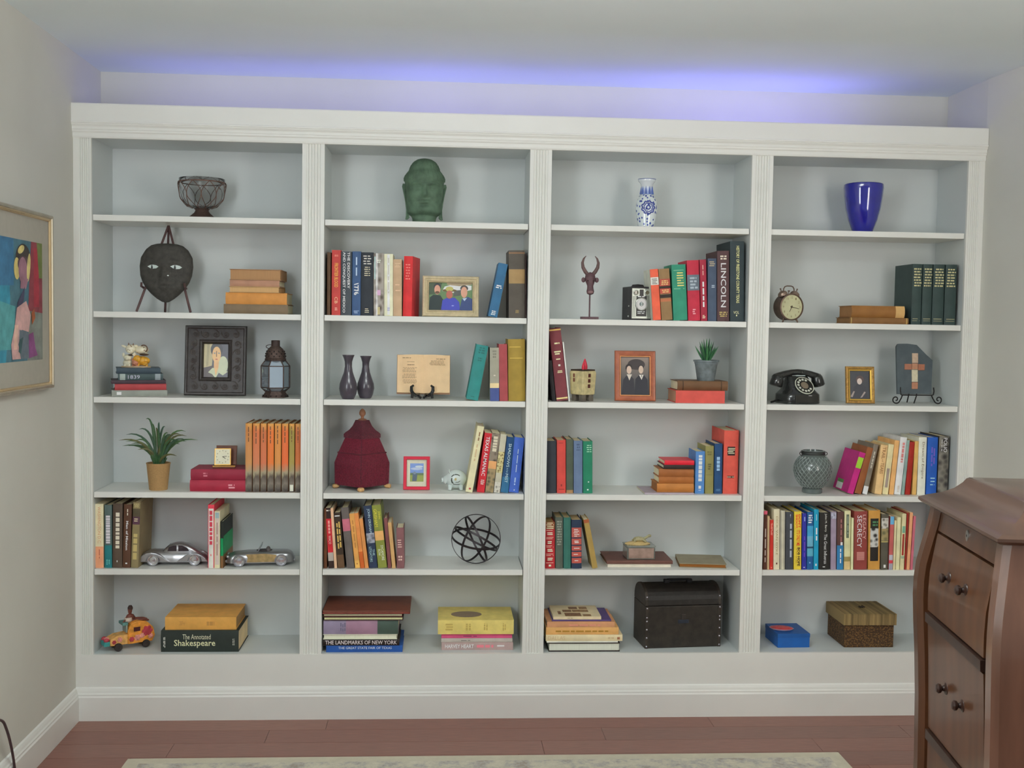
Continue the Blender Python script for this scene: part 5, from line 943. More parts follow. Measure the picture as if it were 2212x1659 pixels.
mb = MB(S); mb.lathe([(0, 159), (9, 160), (9, 162), (3.4, 164), (3.2, 168), (6.8, 173), (7, 178), (5, 183), (2, 186), (0, 187)], 18); mb.build('finial', M('#8a6048', .5, var=.15), t)
for i in range(4):
    a = -math.pi / 2 + i * math.pi / 2; c = (55 * math.cos(a), 55 * math.sin(a)); mb = MB(S); mb.ell((c[0], c[1], 5.4), (8, 8, 5.2))
    for k in range(4): mb.ell((c[0] + 5.6 * math.cos(a - .9 + .6 * k), c[1] + 5.6 * math.sin(a - .9 + .6 * k), 5), (2.8, 2.8, 4.6), 0, 8, 5)
    mb.build('paw_foot', M('#a88458', .4, var=.1), t)
# -- red photo frame
t, S = lean(899.5, .10, Zs[4], 'bright red photo frame with white mat and a field photo', 72, ang=6)
frame(t, 57, 72, [(0, 0), (0, 4), (1, 5), (6, 5), (7, 3.5)], M('#b01c34', .35, var=.05, coat=.3), S)
picture(t, 43, 58, [('#c0bda8', FULL), ('#6e86b8', [(.17, .18), (.85, .18), (.85, .86), (.17, .86)]), ('#a4b0cc', el(.5, .66, .3, .05)), ('#b4bed0', el(.62, .74, .2, .04)), ('#5a6a4a', [(.17, .18), (.85, .18), (.85, .5), (.17, .5)]), ('#808a4c', [(.17, .18), (.85, .18), (.85, .42), (.17, .42)]), ('#4e5a68', [(.28, .2), (.5, .2), (.54, .46), (.44, .52), (.3, .48)]), ('#707c88', el(.4, .5, .07, .05))], S, .1, 7)
# -- piggy bank
t, S = put('piggy_bank', 'small white ceramic piggy bank with dark printed emblem', 'piggy bank', 982, .115, Zs[4], -2)
PW = M('#b3bdbb', .25, var=.04, coat=.4); mb = MB(S)
body = []; 
for i in range(19):
    u = i / 18; x = -25 + 50 * u; r = 20.5 * math.sqrt(max(0, 1 - ((x - 3) / 23) ** 2)) if x > -17 else 6.5 + (x + 25) * .75
    r = max(r, .3) if x > -17 else max(5.8, 5.8 + (x + 25) * .8); body.append([(x, r * .92 * math.cos(2 * math.pi * k / 22), 24 + r * math.sin(2 * math.pi * k / 22) - (3 if x < -17 else 0)) for k in range(22)])
body.append([(25.9, .1 * math.cos(2 * math.pi * k / 22), 24 + .1 * math.sin(2 * math.pi * k / 22)) for k in range(22)])
mb.loft(body); mb.build('body', PW, t, split=60)
mb = MB(S); mb.tube([(-28, 0, 20.6), (-23, 0, 20.8)], [5, 4.8], 14); mb.build('snout', PW, t)
for sx, sy in ((-9, -9), (13, -9), (-9, 9), (13, 9)):
    mb = MB(S); mb.tube([(sx * 1, sy, 12), (sx * 1.15, sy * 1.1, 1.0)], [6, 3.4], 10); mb.build('leg', PW, t)
for sy in (-8, 8):
    mb = MB(S); mb.tube([(-10, sy, 37), (-13, sy * 1.2, 44)], [4.5, .8], 8, fl=(1, .5)); mb.build('ear', PW, t)
inkm = M('#2f342c', .5); mb = MB(S)
def on_pig(x, zz): r = 20.5 * math.sqrt(max(.05, 1 - ((x - 3) / 23) ** 2)); return (x, -.92 * math.sqrt(max(.1, r * r - (zz - 24) ** 2)) - .5, zz)
for a0, a1 in ((150, 110), (105, 45)): mb.tube([on_pig(3 + 11 * math.cos(math.radians(a0 + (a1 - a0) * k / 6)), 25 + 10.5 * math.sin(math.radians(a0 + (a1 - a0) * k / 6))) for k in range(7)], 1.0, 5)
mb.tube([on_pig(-6, 28), on_pig(-6.4, 23), on_pig(-5, 18), on_pig(-2, 16)], [1, 1.6, 1.6, .8], 5); mb.tube([on_pig(-3, 14), on_pig(4, 13.6), on_pig(11, 14)], .7, 5); mb.tube([on_pig(2, 19), on_pig(8, 19), on_pig(12, 22)], .6, 5); mb.build('emblem_print', inkm, t)
mb = MB(S); mb.tube([on_pig(0, 26), on_pig(4, 25)], [2.4, 3], 6); mb.build('emblem_patch', M('#a89c6c', .5), t)
# -- metal band orb
t, S = put('metal_band_orb', 'open sphere of dark bronze metal bands on fifth shelf', 'orb', 1027.5, .115, Zs[5]); MO = M('#2b2628', .4, .6, var=.2); R_ = 53.2
def en(dx, dz, k, s=1): L_ = math.hypot(dx, dz); return (dx / L_ * math.sqrt(1 - k * k), -s * k, dz / L_ * math.sqrt(1 - k * k))
for i, nn in enumerate(((.05, -1, .06), en(.14, 1, .22), en(1, .42, .20, -1), en(.92, -.36, .52), en(.5, .9, .30, -1))):
    mb = MB(S); mb.ring((0, 0, R_ + 1.6), nn, R_ - .4 * i, 4.6, 1.3); mb.build('band', MO, t)
# -- blue and white vase
t, S = put('porcelain_vase', 'blue and white porcelain baluster vase on top shelf', 'vase', 1395.3, .115, Zs[1])
BWm = Mvor('#c2c8d4', '#2c3c80', 75, (.28, .36), .15, .6, (1, 1, .8)); WH = M('#bdc2c8', .15, var=.03, coat=.6)
mb = MB(S); mb.lathe([(0, 0), (18, 0), (18.5, 2), (17.6, 6), (21, 22), (23.6, 42), (22.4, 58), (17, 70), (13.4, 73)], 36, cap=(True, False)); mb.build('body', Mvor('#2c3c86', '#c0c6d0', 85, (.30, .38), .15, .6, (1, 1, .8)), t)
mb = MB(S); mb.lathe([(13.4, 73), (12.2, 78), (12, 90)], 36, cap=(False, False)); mb.build('neck', Mramp([(0, '#7c8cb4'), (.35, '#8f9cbc'), (.75, '#a8b2c8'), (1, '#bcc2cc')], .15, coat=.5), t)
mb = MB(S)
for i in range(10):
    a = 2 * math.pi * i / 10; mb.tube([(13.4 * math.cos(a), 13.4 * math.sin(a), 74), (12.7 * math.cos(a), 12.7 * math.sin(a), 80), (12.3 * math.cos(a), 12.3 * math.sin(a), 91)], [2.4, 2, .2], 6)
mb.build('leaf_border', M('#4a5c94', .2), t)
mb = MB(S); mb.lathe([(12, 90), (14, 97), (18.6, 102), (18.9, 106), (17.6, 107), (13, 100), (11, 90), (0, 80)], 36, cap=(False, False)); mb.build('mouth', WH, t)
mb = MB(S); mb.ring((0, 0, 106), (0, 0, 1), 18.8, 1.4, 1); mb.build('rim_line', M('#5a6488', .3), t)
mb = MB(S)
for k, r0 in ((0, 13), (1, 9), (2, 4)):
    pts = [];
    for i in range(40):
        a = 2 * math.pi * i / 40; r = r0 * (1 + .1 * math.cos(9 * a) * (k < 2)); x = r * math.cos(a); zz = 44 + r * math.sin(a); rr = lerp([(6, 17.6), (22, 21), (42, 23.6), (58, 22.4), (70, 17)], zz); pts.append((x, -math.sqrt(max(1, rr * rr - x * x)) - .3, zz))
    mb.tube(pts, (1.6, 1.0, 1.4)[k], 6, True)
mb.build('medallion', M('#3c4684', .2), t)
# -- bull head on a rod
t, S = put('bull_head_sculpture', 'dark wooden horned bull head on a rod and base', 'sculpture', 1273, .06, Zs[2])
BH = M('#4c363a', .55, var=.2, scl=90); MB(S).box(-18.5, 18.5, -13, 13, 0, 5.4).build('base', BH, t, bevel=.0008)
mb = MB(S); mb.tube([(0, 0, 5), (0, 0, 56)], 1.7, 8); mb.build('rod', BH, t)
mb = MB(S); mb.loft([[(r * math.cos(a), -dy + r * q * math.sin(a), zz) for a in [2 * math.pi * k / 18 for k in range(18)]] for zz, r, q, dy in ((53, 3, .8, 5), (55, 7, .8, 6), (60, 8.4, .8, 7), (66, 7, .85, 6), (72, 6.6, .9, 4), (80, 9.6, .9, 2), (88, 11.6, .9, 1), (95, 10.6, .9, 0), (100, 6, .9, 0), (102, .5, .9, 0))]); mb.build('head', BH, t, split=0)
for sx in (-1, 1):
    mb = MB(S); mb.tube([(sx * 5, 0, 96), (sx * 11, 0, 103), (sx * 16, 0, 112), (sx * 17.4, 0, 122), (sx * 14.5, 0, 131), (sx * 9.5, 0, 137)], [4.2, 4.2, 3.8, 3, 2, .5], 10); mb.build('horn', M('#4f3a38', .5, var=.2), t)
    mb = MB(S); mb.ell((sx * 14.5, 0, 85), (4.6, 2, 5.6)); mb.build('ear', BH, t)
    mb = MB(S); mb.ell((sx * 6, -9.4, 83), (1.6, 1.2, 1.6)); mb.build('eye', M('#2a1c1c', .4), t)
mb = MB(S); mb.ell((0, -12.5, 58.5), (6, 2, 3.4)); mb.build('muzzle', M('#6a5050', .5), t)
# -- box camera
t, S = put('box_camera', 'antique black box camera with silver art deco front plate', 'camera', 1378.5, .105, Zs[2], 7); LE = M('#232022', .6, var=.2, bump=.3, bs=500)
MB(S).box(-24.5, 24.5, -20, 42, 0, 72).build('body', LE, t, bevel=.0015)
PL = M('#8d9088', .35, .5, var=.08); PL2 = M('#a8aaa4', .3, .5); MB(S).box(-21, 21, -21, -20, 3.5, 68).build('front_plate', PL, t)
mb = MB(S); mb.box(-11.4, 11.4, -21.5, -21, 8, 52); mb.box(-4.5, 4.5, -21.5, -21, 52, 66); mb.build('black_panel', M('#1d1a1a', .4), t)
mb = MB(S)
for x in (-19, -16.5, -14, 14, 16.5, 19): mb.box(x - .35, x + .35, -21.5, -21, 6, 52)
mb.build('plate_lines', M('#4a4c48', .5), t)
for cx, cz, r, nm in ((0, 34.5, 13.6, 'lens_ring'), (-12.6, 59.3, 6, 'finder_ring'), (12.6, 59.3, 6, 'finder_ring')):
    o = MB(S).lathe([(r, 0), (r, 1.2), (r - 1.2, 1.6), (r - 1.8, .8)], 30, cap=(True, False)).build(nm, PL2, t); o.rotation_euler = (math.pi / 2, 0, 0); o.location = (cx * S, -21.4 * S, cz * S)
    g = MB(S).lathe([(r - 1.6, .8), ((r - 1.6) * .45, .5), (0, .6)], 26, cap=(False, False)).build('lens' if r > 10 else 'finder_glass', M('#232a2a' if r > 10 else '#5a5240', .12, var=.2, coat=.6), o)
o = MB(S).lathe([(4.6, 0), (4, 1), (0, 1.4)], 20).build('lens_centre', M('#5f6c6a', .15, coat=.5), t); o.rotation_euler = (math.pi / 2, 0, 0); o.location = (0, -22 * S, 34.5 * S)
strokes(t, (-9 * S, -21.7 * S, 13 * S), (18 * S, 0, 0), (0, 0, 7 * S), 2, M('#b4b4b4', .5, var=0), 'lettering', .5, 2, 4); strokes(t, (-9 * S, -21.7 * S, 49.4 * S), (18 * S, 0, 0), (0, 0, 2.4 * S), 1, M('#b4b4b4', .5, var=0), 'lettering', .9, 2, 4)
mb = MB(S); mb.tube([(-12, 8, 72), (-11, 8, 74.5), (0, 8, 75.5), (11, 8, 74.5), (12, 8, 72)], 1.6, 6, fl=(1, 2)); mb.build('handle', LE, t)
for y, zz, r in ((2, 8, 2), (0, 30, 1.6)):
    mb = MB(S); mb.ell((-24.8, y - 10, zz), (1.6, r, r)); mb.build('knob', PL2, t)
# -- ceramic castle candle house
t, S = put('castle_candle_house', 'cream ceramic castle house with red flame and stubby feet', 'ornament', 1258, .09, Zs[3], 38); CR = M('#a89c74', .4, var=.2, scl=60, coat=.3)
mb = MB(S); mb.loft([[(-19, -19, 14), (19, -19, 14), (19, 19, 14), (-19, 19, 14)], [(-21, -21, 60), (21, -21, 60), (21, 21, 60), (-21, 21, 60)], [(-20, -20, 66), (20, -20, 66), (20, 20, 66), (-20, 20, 66)]], sm=False); mb.build('walls', CR, t, bevel=.004)
mb = MB(S); mb.box(-19, 19, -19, 19, 64, 69); mb.build('dark_rim', M('#33271e', .6, var=.3), t, bevel=.002)
for zz in (56, 44.5, 33): MB(S).box(-4.5, 3, -21.6 + (60 - zz) * .04, -19.6, zz - 4, zz + 4).build('window', M('#48201a', .5), t, bevel=.001)
for zz in (56, 46): MB(S).box(-22, -19.6, -4 + 8, 8, zz - 4, zz + 4).build('window', M('#5a2c22', .5), t, bevel=.001)
for zz in (56, 46): MB(S).box(19.6, 21.8, -8, -4, zz - 4, zz + 4).build('window', M('#5a2c22', .5), t, bevel=.001)
for x, y in ((-11, -11), (11, -11), (11, 11), (-11, 11)): MB(S).box(x - 6, x + 6, y - 6, y + 6, 0, 14.5).build('foot', M('#514a42', .6, var=.3), t, bevel=.002)
for x, h, r in ((-1, 25, 5.4), (4.4, 18, 4), (-10, 16, 3.2)):
    mb = MB(S); mb.lathe([(r * .8, 68), (r, 73), (r * .8, 68 + h * .6), (r * .3, 68 + h * .9), (0, 68 + h)], 10, c=(x, -6 + x * .4, 0)); mb.build('flame', M('#a82436', .4, var=.2), t)
# -- brown frame with couple
t, S = lean(1371.5, .085, Zs[3], 'reddish brown wooden frame with a sepia wedding couple photo', 109, ang=8)
BF = M('#85452a', .4, var=.2, scl=40, coat=.2); frame(t, 90, 110, [(0, 0), (0, 4), (1.5, 6), (5, 6.5), (10, 6), (11.5, 5), (12.6, 5), (13.4, 3)], BF, S)
mb = MB(S); mb.loft([[(-45 + i, -y, i), (45 - i, -y, i), (45 - i, -y, 110 - i), (-45 + i, -y, 110 - i)] for i, y in ((11.6, 5.2), (12.8, 5.2))], sm=False, cap=(False, False)); mb.build('gold_liner', M('#c08a58', .4, .3), t)
picture(t, 64, 84, [(Mramp([(0, '#3c3b40'), (.4, '#4a4848'), (.8, '#6e635c'), (1, '#7d7068')], .25), FULL), ('#3a3434', el(.55, .8, .3, .14)), ('#2f2e33', [(.04, 0), (.5, 0), (.46, .42), (.36, .5), (.2, .5), (.1, .4)]), ('#2b2b31', [(.48, 0), (.96, 0), (.94, .4), (.82, .52), (.64, .52), (.52, .42)]), ('#2a2424', el(.29, .71, .115, .1)), ('#b8a292', el(.3, .655, .085, .105)), ('#b8b0a4', [(.22, .54), (.4, .54), (.31, .38)]), ('#2a2626', el(.71, .73, .1, .06)), ('#b4a090', el(.71, .665, .08, .105)), ('#c4c0b8', [(.64, .53), (.8, .53), (.73, .4)]), ('#22222a', [(.715, .52), (.745, .52), (.73, .42)])], S, .0, 13.2, coat=.3)
# -- succulent pot
t, S = put('potted_succulent', 'green pointed succulent in a weathered blue grey pot on books', 'plant', 1524.5, .095, Z_POT)
mb = MB(S); mb.lathe([(18, 0), (19, 1.5), (24.6, 36), (25.4, 37), (25.8, 41), (28, 41.6), (28, 45), (25.4, 45), (24, 38), (0, 36)], 32); mb.build('pot', M('#5f676a', .75, var=.3, scl=45, bump=.2), t)
mb = MB(S); mb.lathe([(24.4, 38), (12, 42), (0, 43)], 20, cap=(False, False)); mb.build('soil', M('#33291f', .95, var=.3), t)
SG = [M(h, .45, var=.25, scl=70) for h in ('#2f5a3a', '#3a6a44', '#2a4c36', '#477a4c')]
k = 0
for n_, r0, tz, tr in ((9, 5, 74, 25), (8, 3.5, 84, 15), (6, 2, 91, 7)):
    for i in range(n_):
        a = 2 * math.pi * i / n_ + .35 * tr; c, s_ = math.cos(a), math.sin(a); mb = MB(S); q = tz + rl.uniform(-3, 4)
        mb.tube([(r0 * c, r0 * s_, 42), (tr * .55 * c, tr * .55 * s_, 42 + (q - 42) * .4), (tr * .85 * c, tr * .85 * s_, 42 + (q - 42) * .75), (tr * 1.04 * c, tr * 1.04 * s_, q)], [3.6, 4.2, 2.6, .2], 7, fl=(1, .55)); mb.build('leaf', SG[k % 4], t); k += 1
# -- turtle box
t, S = put('turtle_box', 'small mirrored silver box with a turtle on its lid', 'box', 1380, .115, Z_TUR, 3)
MIR = M('#a8a29c', .18, .7, var=.15, scl=30); EDG = M('#6f736e', .3, .7)
MB(S).box(-31, 31, -22, 24, 0, 27).build('box_body', EDG, t, bevel=.001)
for q in ((-28, 28, -22.6, -22, 2.5, 25),): MB(S).box(*q).build('front_mirror', M('#a89084', .2, .45, var=.25, scl=35), t)
MB(S).box(-31.5, -30.9, -19, 21, 2.5, 25).build('side_mirror', MIR, t)
MB(S).box(-32, 32, -23, 25, 27, 30).build('lid', M('#858a86', .25, .6, var=.1), t, bevel=.001)
mb = MB(S)
rg = []
for r, zz in ((27, 30), (28, 31.5), (20, 34.5), (10, 36.5), (0.2, 37)): rg.append([(r * (1 + .03 * math.cos(24 * a)) * math.cos(a) - 4, .62 * r * (1 + .03 * math.cos(24 * a)) * math.sin(a), zz) for a in [2 * math.pi * k / 72 for k in range(72)]])
mb.loft(rg); mb.build('scallop_shell', M('#b49c6c', .45, var=.12), t)
TT = M('#8a8466', .5, var=.3, scl=110); mb = MB(S); mb.ell((-1, 0, 41), (13, 9, 5.5)); mb.build('turtle_shell', Mvor('#5a5438', '#948c6c', 160, (.1, .5), .5), t)
mb = MB(S); mb.tube([(10, -1, 42), (16, -2, 45), (20, -2.4, 48)], [3, 2.8, 3], 9); mb.ell((22, -2.6, 48.5), (4.4, 3.4, 3.4))
for x, y, dx in ((-9, -7, -4), (8, -8, 5), (-9, 7, -4), (8, 8, 5)): mb.tube([(x, y * .7, 40), (x + dx, y * 1.3, 36.6)], [3, 2.2], 7)
mb.ell((-15, 0, 39.5), (3, 1.4, 1.4)); mb.ell((0, 0, 40), (15, 9, 3.4)); mb.build('turtle_body', TT, t)
# -- studded chest
t, S = put('studded_chest', 'black leather domed treasure chest with silver studs and top handle', 'chest', 1461, .150, Zs[6], 5.5); CH = M('#241f1a', .55, var=.35, scl=40, bump=.35, bs=120); CHL = M('#1c1815', .55, var=.35, scl=40, bump=.35, bs=120)
Wc, Dc = 84, 45
MB(S).box(-Wc, Wc, -Dc, Dc, 0, 92).build('body', CH, t, bevel=.003)
arc = [(-Dc * math.cos(math.pi * i / 14), 93 + 41 * math.sin(math.pi * i / 14) ** .8) for i in range(15)]
mb = MB(S); mb.prism(arc, -Wc - 1, Wc + 1, 0, False, 'yz'); mb.build('lid', CHL, t, bevel=.003)
for sx in (-1, 1):
    x0, x1 = sorted((sx * (Wc + 1.6), sx * (Wc - 6))); MB(S).box(x0, x1, -Dc - 1.2, Dc + 1.2, 0, 92).build('side_strap', M('#2a231d', .5, var=.3, bump=.3), t, bevel=.002)
    mb = MB(S); mb.prism([(y * 1.02, zz + (1 if zz > 95 else 0)) for y, zz in arc], sx * (Wc + 1.8), sx * (Wc - 5), 0, False, 'yz'); mb.build('lid_strap', M('#2a231d', .5, var=.3), t, bevel=.002)
    for zz in (5, 24, 42, 60, 68, 88): mb = MB(S); mb.ell((sx * (Wc - 2), -Dc - 1.6, zz), (2, 1.3, 2), 0, 10, 6); mb.build('stud', M('#9c98a0', .25, .8), t)
    mb = MB(S); mb.ell((sx * (Wc - 2), -Dc + 1, 112), (2, 1.3, 2), 0, 10, 6); mb.build('stud', M('#9c98a0', .25, .8), t)
MB(S).box(-12, 12, -Dc - 2, -Dc, 54, 62).build('lock_plate', M('#2a2f3a', .4, .4), t, bevel=.001); MB(S).box(-5, 5, -Dc - 3, -Dc, 62, 74).build('hasp', M('#332f2c', .4, .4), t, bevel=.001)
mb = MB(S); mb.tube([(-27, 0, 137), (-24, 0, 139.5), (24, 0, 139.5), (27, 0, 137)], 3, 8); mb.build('handle', M('#15171a', .5), t)
for sx in (-1, 1): MB(S).box(sx * 26 - 6, sx * 26 + 6, -5, 5, 131, 141).build('handle_mount', M('#15171a', .5), t, bevel=.002)
# -- cobalt vase
t, S = put('cobalt_vase', 'glossy cobalt blue tapered glass vase on top shelf', 'vase', 1862.5, .115, Zs[1])
mb = MB(S); mb.lathe([(0, 0), (20, 0), (21.5, 2), (25, 12), (31, 28), (37, 52), (41, 80), (42.6, 98), (42, 106), (40, 107.5), (38.4, 106), (38.6, 98), (37, 78), (33, 52), (26, 26), (0, 8)], 48); mb.build('body', M('#1a1c7c', .05, var=.12, scl=20, coat=.9, spec=.7), t)
# -- twin bell alarm clock
t, S = put('twin_bell_alarm_clock', 'brass twin bell alarm clock with cream dial on second shelf', 'clock', 1702, .08, Zs[2], 15); BZ = M('#5c4a40', .4, .5, var=.2); BZ2 = M('#7a685c', .35, .6, var=.15)
o = MB(S).lathe([(27.5, -17), (29, -14), (29, 12), (29.5, 14), (27, 15), (26.4, 13)], 44, cap=(True, False)).build('body', BZ, t); o.rotation_euler = (math.pi / 2, 0, 0); o.location = (0, 0, 34 * S)
d = MB(S).lathe([(26.6, 12.6), (0, 12.7)], 40, cap=(False, False)).build('dial', M('#a8a684', .5, var=.05), o)
dz = 13.0
for k in range(12):
    a = math.radians(90 - 30 * (k + 1)); vs_ = (20.5 * math.cos(a), 20.5 * math.sin(a)); wd = 4.6 if k > 8 else 2.9
    lettering(o, str(k + 1), ((vs_[0] - wd / 2) * S, (vs_[1] - 2.4) * S, dz * S), (wd * S, 0, 0), (0, 4.8 * S, 0), M('#6a5a3c', .6, var=0), 'numeral')
for a, ln, nm in ((-12, 19, 'minute_hand'), (-115, 12, 'hour_hand')):
    mb = MB(S); ra = math.radians(a); mb.tube([(-3 * math.cos(ra), -3 * math.sin(ra), dz + .4), (ln * math.cos(ra), ln * math.sin(ra), dz + .4)], [.9, .5], 5); mb.build(nm, M('#3c3024', .4), o)
mb = MB(S); mb.lathe([(2.4, dz), (2, dz + 1), (0, dz + 1.2)], 12); mb.build('hub', M('#3c3024', .4), o)
for sx in (-1, 1):
    mb = MB(S); mb.lathe([(11, 0), (11, 1.5), (9, 6), (4, 9), (0, 9.6)], 20); b = mb.build('bell', BZ2, t); b.location = (sx * 14.5 * S, 0, 60 * S); b.rotation_euler = (0, math.radians(sx * 26), 0)
    mb = MB(S); mb.tube([(sx * 17, 0, 61), (sx * 20.5, 0, 72)], 1.1, 6); mb.ell((sx * 21, 0, 73), (1.8, 1.8, 1.8)); mb.build('bell_post', BZ, t)
    mb = MB(S); mb.tube([(sx * 14, -6, 12), (sx * 19, -9, .6)], [2.4, 1.6], 8); mb.build('foot', BZ, t)
mb = MB(S); mb.tube([(-13.5, 0, 68), (-13, 0, 74), (-10, 0, 78.5), (-5, 0, 80), (5, 0, 80), (10, 0, 78.5), (13, 0, 74), (13.5, 0, 68)], 1.3, 7); mb.build('handle', BZ, t)
mb = MB(S); mb.tube([(0, 0, 62), (0, 0, 69)], 1, 6); mb.ell((0, 0, 69), (3.4, 1.6, 1.6)); mb.build('hammer', BZ, t)
# -- telephone
t, S = put('rotary_telephone', 'black vintage rotary telephone with white numbered dial', 'telephone', 1722, .105, Zs[3], 14); BK = M('#1f201f', .22, var=.15, coat=.6)
mb = MB(S)
def rr(w_, d_, zz, n=28, p=3.2, oy=0): return [(w_ * math.copysign(abs(math.cos(2 * math.pi * k / n)) ** (2 / p), math.cos(2 * math.pi * k / n)), oy + d_ * math.copysign(abs(math.sin(2 * math.pi * k / n)) ** (2 / p), math.sin(2 * math.pi * k / n)), zz) for k in range(n)]
mb.loft([rr(45, 36, 0), rr(46, 37, 2), rr(45, 36, 20), rr(42, 34, 23), rr(35, 29, 30, oy=1), rr(31, 24, 40, oy=3), rr(28, 18, 50, oy=5), rr(26, 13, 57, oy=6), rr(24, 10, 60, oy=6)]); mb.build('body', BK, t, split=0)
mb = MB(S); mb.box(-28, 28, -38.2, -36, 3, 20); mb.build('front_drawer', M('#262522', .3, var=.15), t, bevel=.001)
mb = MB(S); mb.tube([(-15, -38, 21), (15, -38, 21)], .01, 4); 
MB(S).box(4, 12, -39, -38, 18, 19.4).build('drawer_pull', M('#a8a8a8', .3, .5), t)
o = MB(S).lathe([(21, 0), (21.6, 1), (20, 2.4), (0, 2.4)], 36).build('dial_base', M('#1d1c1a', .3), t); o.location = (2 * S, -22.5 * S, 39 * S); o.rotation_euler = (math.radians(52), 0, 0)
mb = MB(S); mb.ring((0, 0, 1.4), (0, 0, 1), 21.4, 2, 1.6); mb.build('dial_rim', M('#b4b6a8', .35), o)
for k in range(10):
    a = math.radians(60 + 29 * k); mb = MB(S); mb.lathe([(2.9, 2.4), (2.7, 3), (0, 3)], 10, c=(15 * math.cos(a), 15 * math.sin(a), 0)); mb.build('finger_hole', M('#b0b2a6', .4), o)
mb = MB(S); mb.lathe([(9, 2.4), (8.4, 3.4), (0, 3.6)], 24); mb.build('dial_centre', M('#6a5f50', .4, var=.1), o)
for x in (-17, 17):
    mb = MB(S); mb.tube([(x, 6, 56), (x, 2, 66)], [4.5, 4], 10); mb.build('cradle_post', BK, t)
mb = MB(S); HX = [-58, -54, -46, -32, -16, 0, 16, 32, 46, 54, 58]; 
mb.tube([(x, 3, 68.5 - (x / 58) ** 2 * 15) for x in HX], [8, 9.5, 8.6, 7.2, 6.6, 6.6, 6.6, 7.2, 8.6, 9.5, 8], 14); mb.build('handset_grip', BK, t, split=0)
for sx in (-1, 1):
    mb = MB(S); mb.lathe([(9, 10), (12.5, 4), (14, -6), (14.4, -14), (12, -16), (0, -16)], 22); h = mb.build('handset_cup', BK, t, split=0); h.location = (sx * 50 * S, 2 * S, 53 * S); h.rotation_euler = (0, math.radians(sx * -16), 0)
mb = MB(S); mb.tube([(-12, -12, 61), (10, -12, 61)], 1.3, 6); mb.build('number_plate', M('#9aa4a4', .3), t)
mb = MB(S); mb.tube([(-46, 10, 6), (-56, 6, 3.4), (-64, 2, 2.4)], 2.2, 8); mb.build('cord', M('#171718', .5), t)
# -- gold frame
t, S = lean(1857.5, .095, Zs[3], 'small gilt frame with a dark portrait of a child', 82, ang=8)
GF = M('#8d6a34', .4, .35, var=.3, scl=150, bump=.4, bs=300); frame(t, 65, 82, [(0, 0), (0, 4), (1, 6), (4, 6.6), (6, 5.4), (6.8, 4)], GF, S)
mb = MB(S); mb.loft([[(-32.5 + i, -y, i), (32.5 - i, -y, i), (32.5 - i, -y, 82 - i), (-32.5 + i, -y, 82 - i)] for i, y in ((6.8, 4.6), (9.4, 3.4), (10, 2.4))], sm=False, cap=(False, False)); mb.build('gold_liner', M('#c09c48', .35, .5), t)
picture(t, 46, 63, [('#35363c', FULL), ('#2e2f36', [(.1, 0), (.9, 0), (.82, .42), (.62, .52), (.36, .52), (.2, .4)]), ('#4a3a3a', el(.52, .69, .19, .14)), ('#b8a8a0', el(.5, .62, .12, .11)), ('#8a7c78', [(.04, .08), (.14, .06), (.26, .26), (.2, .28)]), ('#8a7c78', [(.52, .04), (.62, .06), (.8, .24), (.72, .26)])], S, .0, 10, coat=.3)
# -- slate with mosaic cross and its scroll stand
t, S = put('scroll_stand', 'black wrought iron easel with curled feet under the slate', 'stand', 1978, .105, Zs[3], 4); WI = M('#1d1a1a', .5, .4)
for sx in (-1, 1):
    mb = MB(S); mb.tube([(sx * 39, -3, 38), (sx * 39.5, -5, 30), (sx * 38, -5, 22), (sx * 36, -4, 21), (0, -4, 21)], 1.4, 7); mb.build('ledge_hook', WI, t)
    p = [(sx * 34, -4, 21), (sx * 37, -5, 14), (sx * 42, -5.6, 6)] + [(sx * (50 + r * math.cos(math.radians(a))), -6, 11.2 + r * math.sin(math.radians(a))) for a, r in [(215 + 20 * k, 9.6 - .36 * k) for k in range(22)]]
    mb = MB(S); mb.tube(p, 1.4, 7); mb.build('scroll_foot', WI, t)
mb = MB(S); mb.tube([(0, -3, 21), (0, 8, 2)], 1.3, 6); mb.tube([(0, -3, 21), (0, 18, 70)], 1.3, 6); mb.tube([(0, 16, 64), (0, 40, 1.5)], 1.3, 6); mb.build('back_leg', WI, t)
t, S = put('slate_plaque', 'dark grey slate slab with a pale stone mosaic cross', 'plaque', 1976, .10, Zs[3] + 23.0 * SC(.10), 4, None, math.radians(-9)); SL = M('#41494d', .7, var=.15, scl=30, bump=.3, bs=100)
mb = MB(S); mb.prism([(-42, 0), (38, 1), (40, 30), (44, 76), (30, 88), (14, 104), (8, 110), (-14, 112.5), (-36, 112), (-40, 106), (-41, 60)], -3.5, 3); mb.build('slab', SL, t, bevel=.001)
for x0, x1, z0, z1, c in ((-5.5, 8.5, 69, 91, '#a8917c'), (-6.5, 7, 55, 68, '#a07258'), (-24, -7.5, 54, 67, '#8c5c48'), (8, 23, 53, 66.5, '#8f5a44'), (-8, 6, 27, 54, '#b0a890'), (-9, 5, 11, 26, '#94664e')): 
    mb = MB(S); mb.prism([(x0, z0), (x1, z0), (x1 + 1, z1), (x0 + .8, z1)], -5.2, -3.5); mb.build('cross_stone', M(c, .55, var=.12, scl=80), t, bevel=.0008)
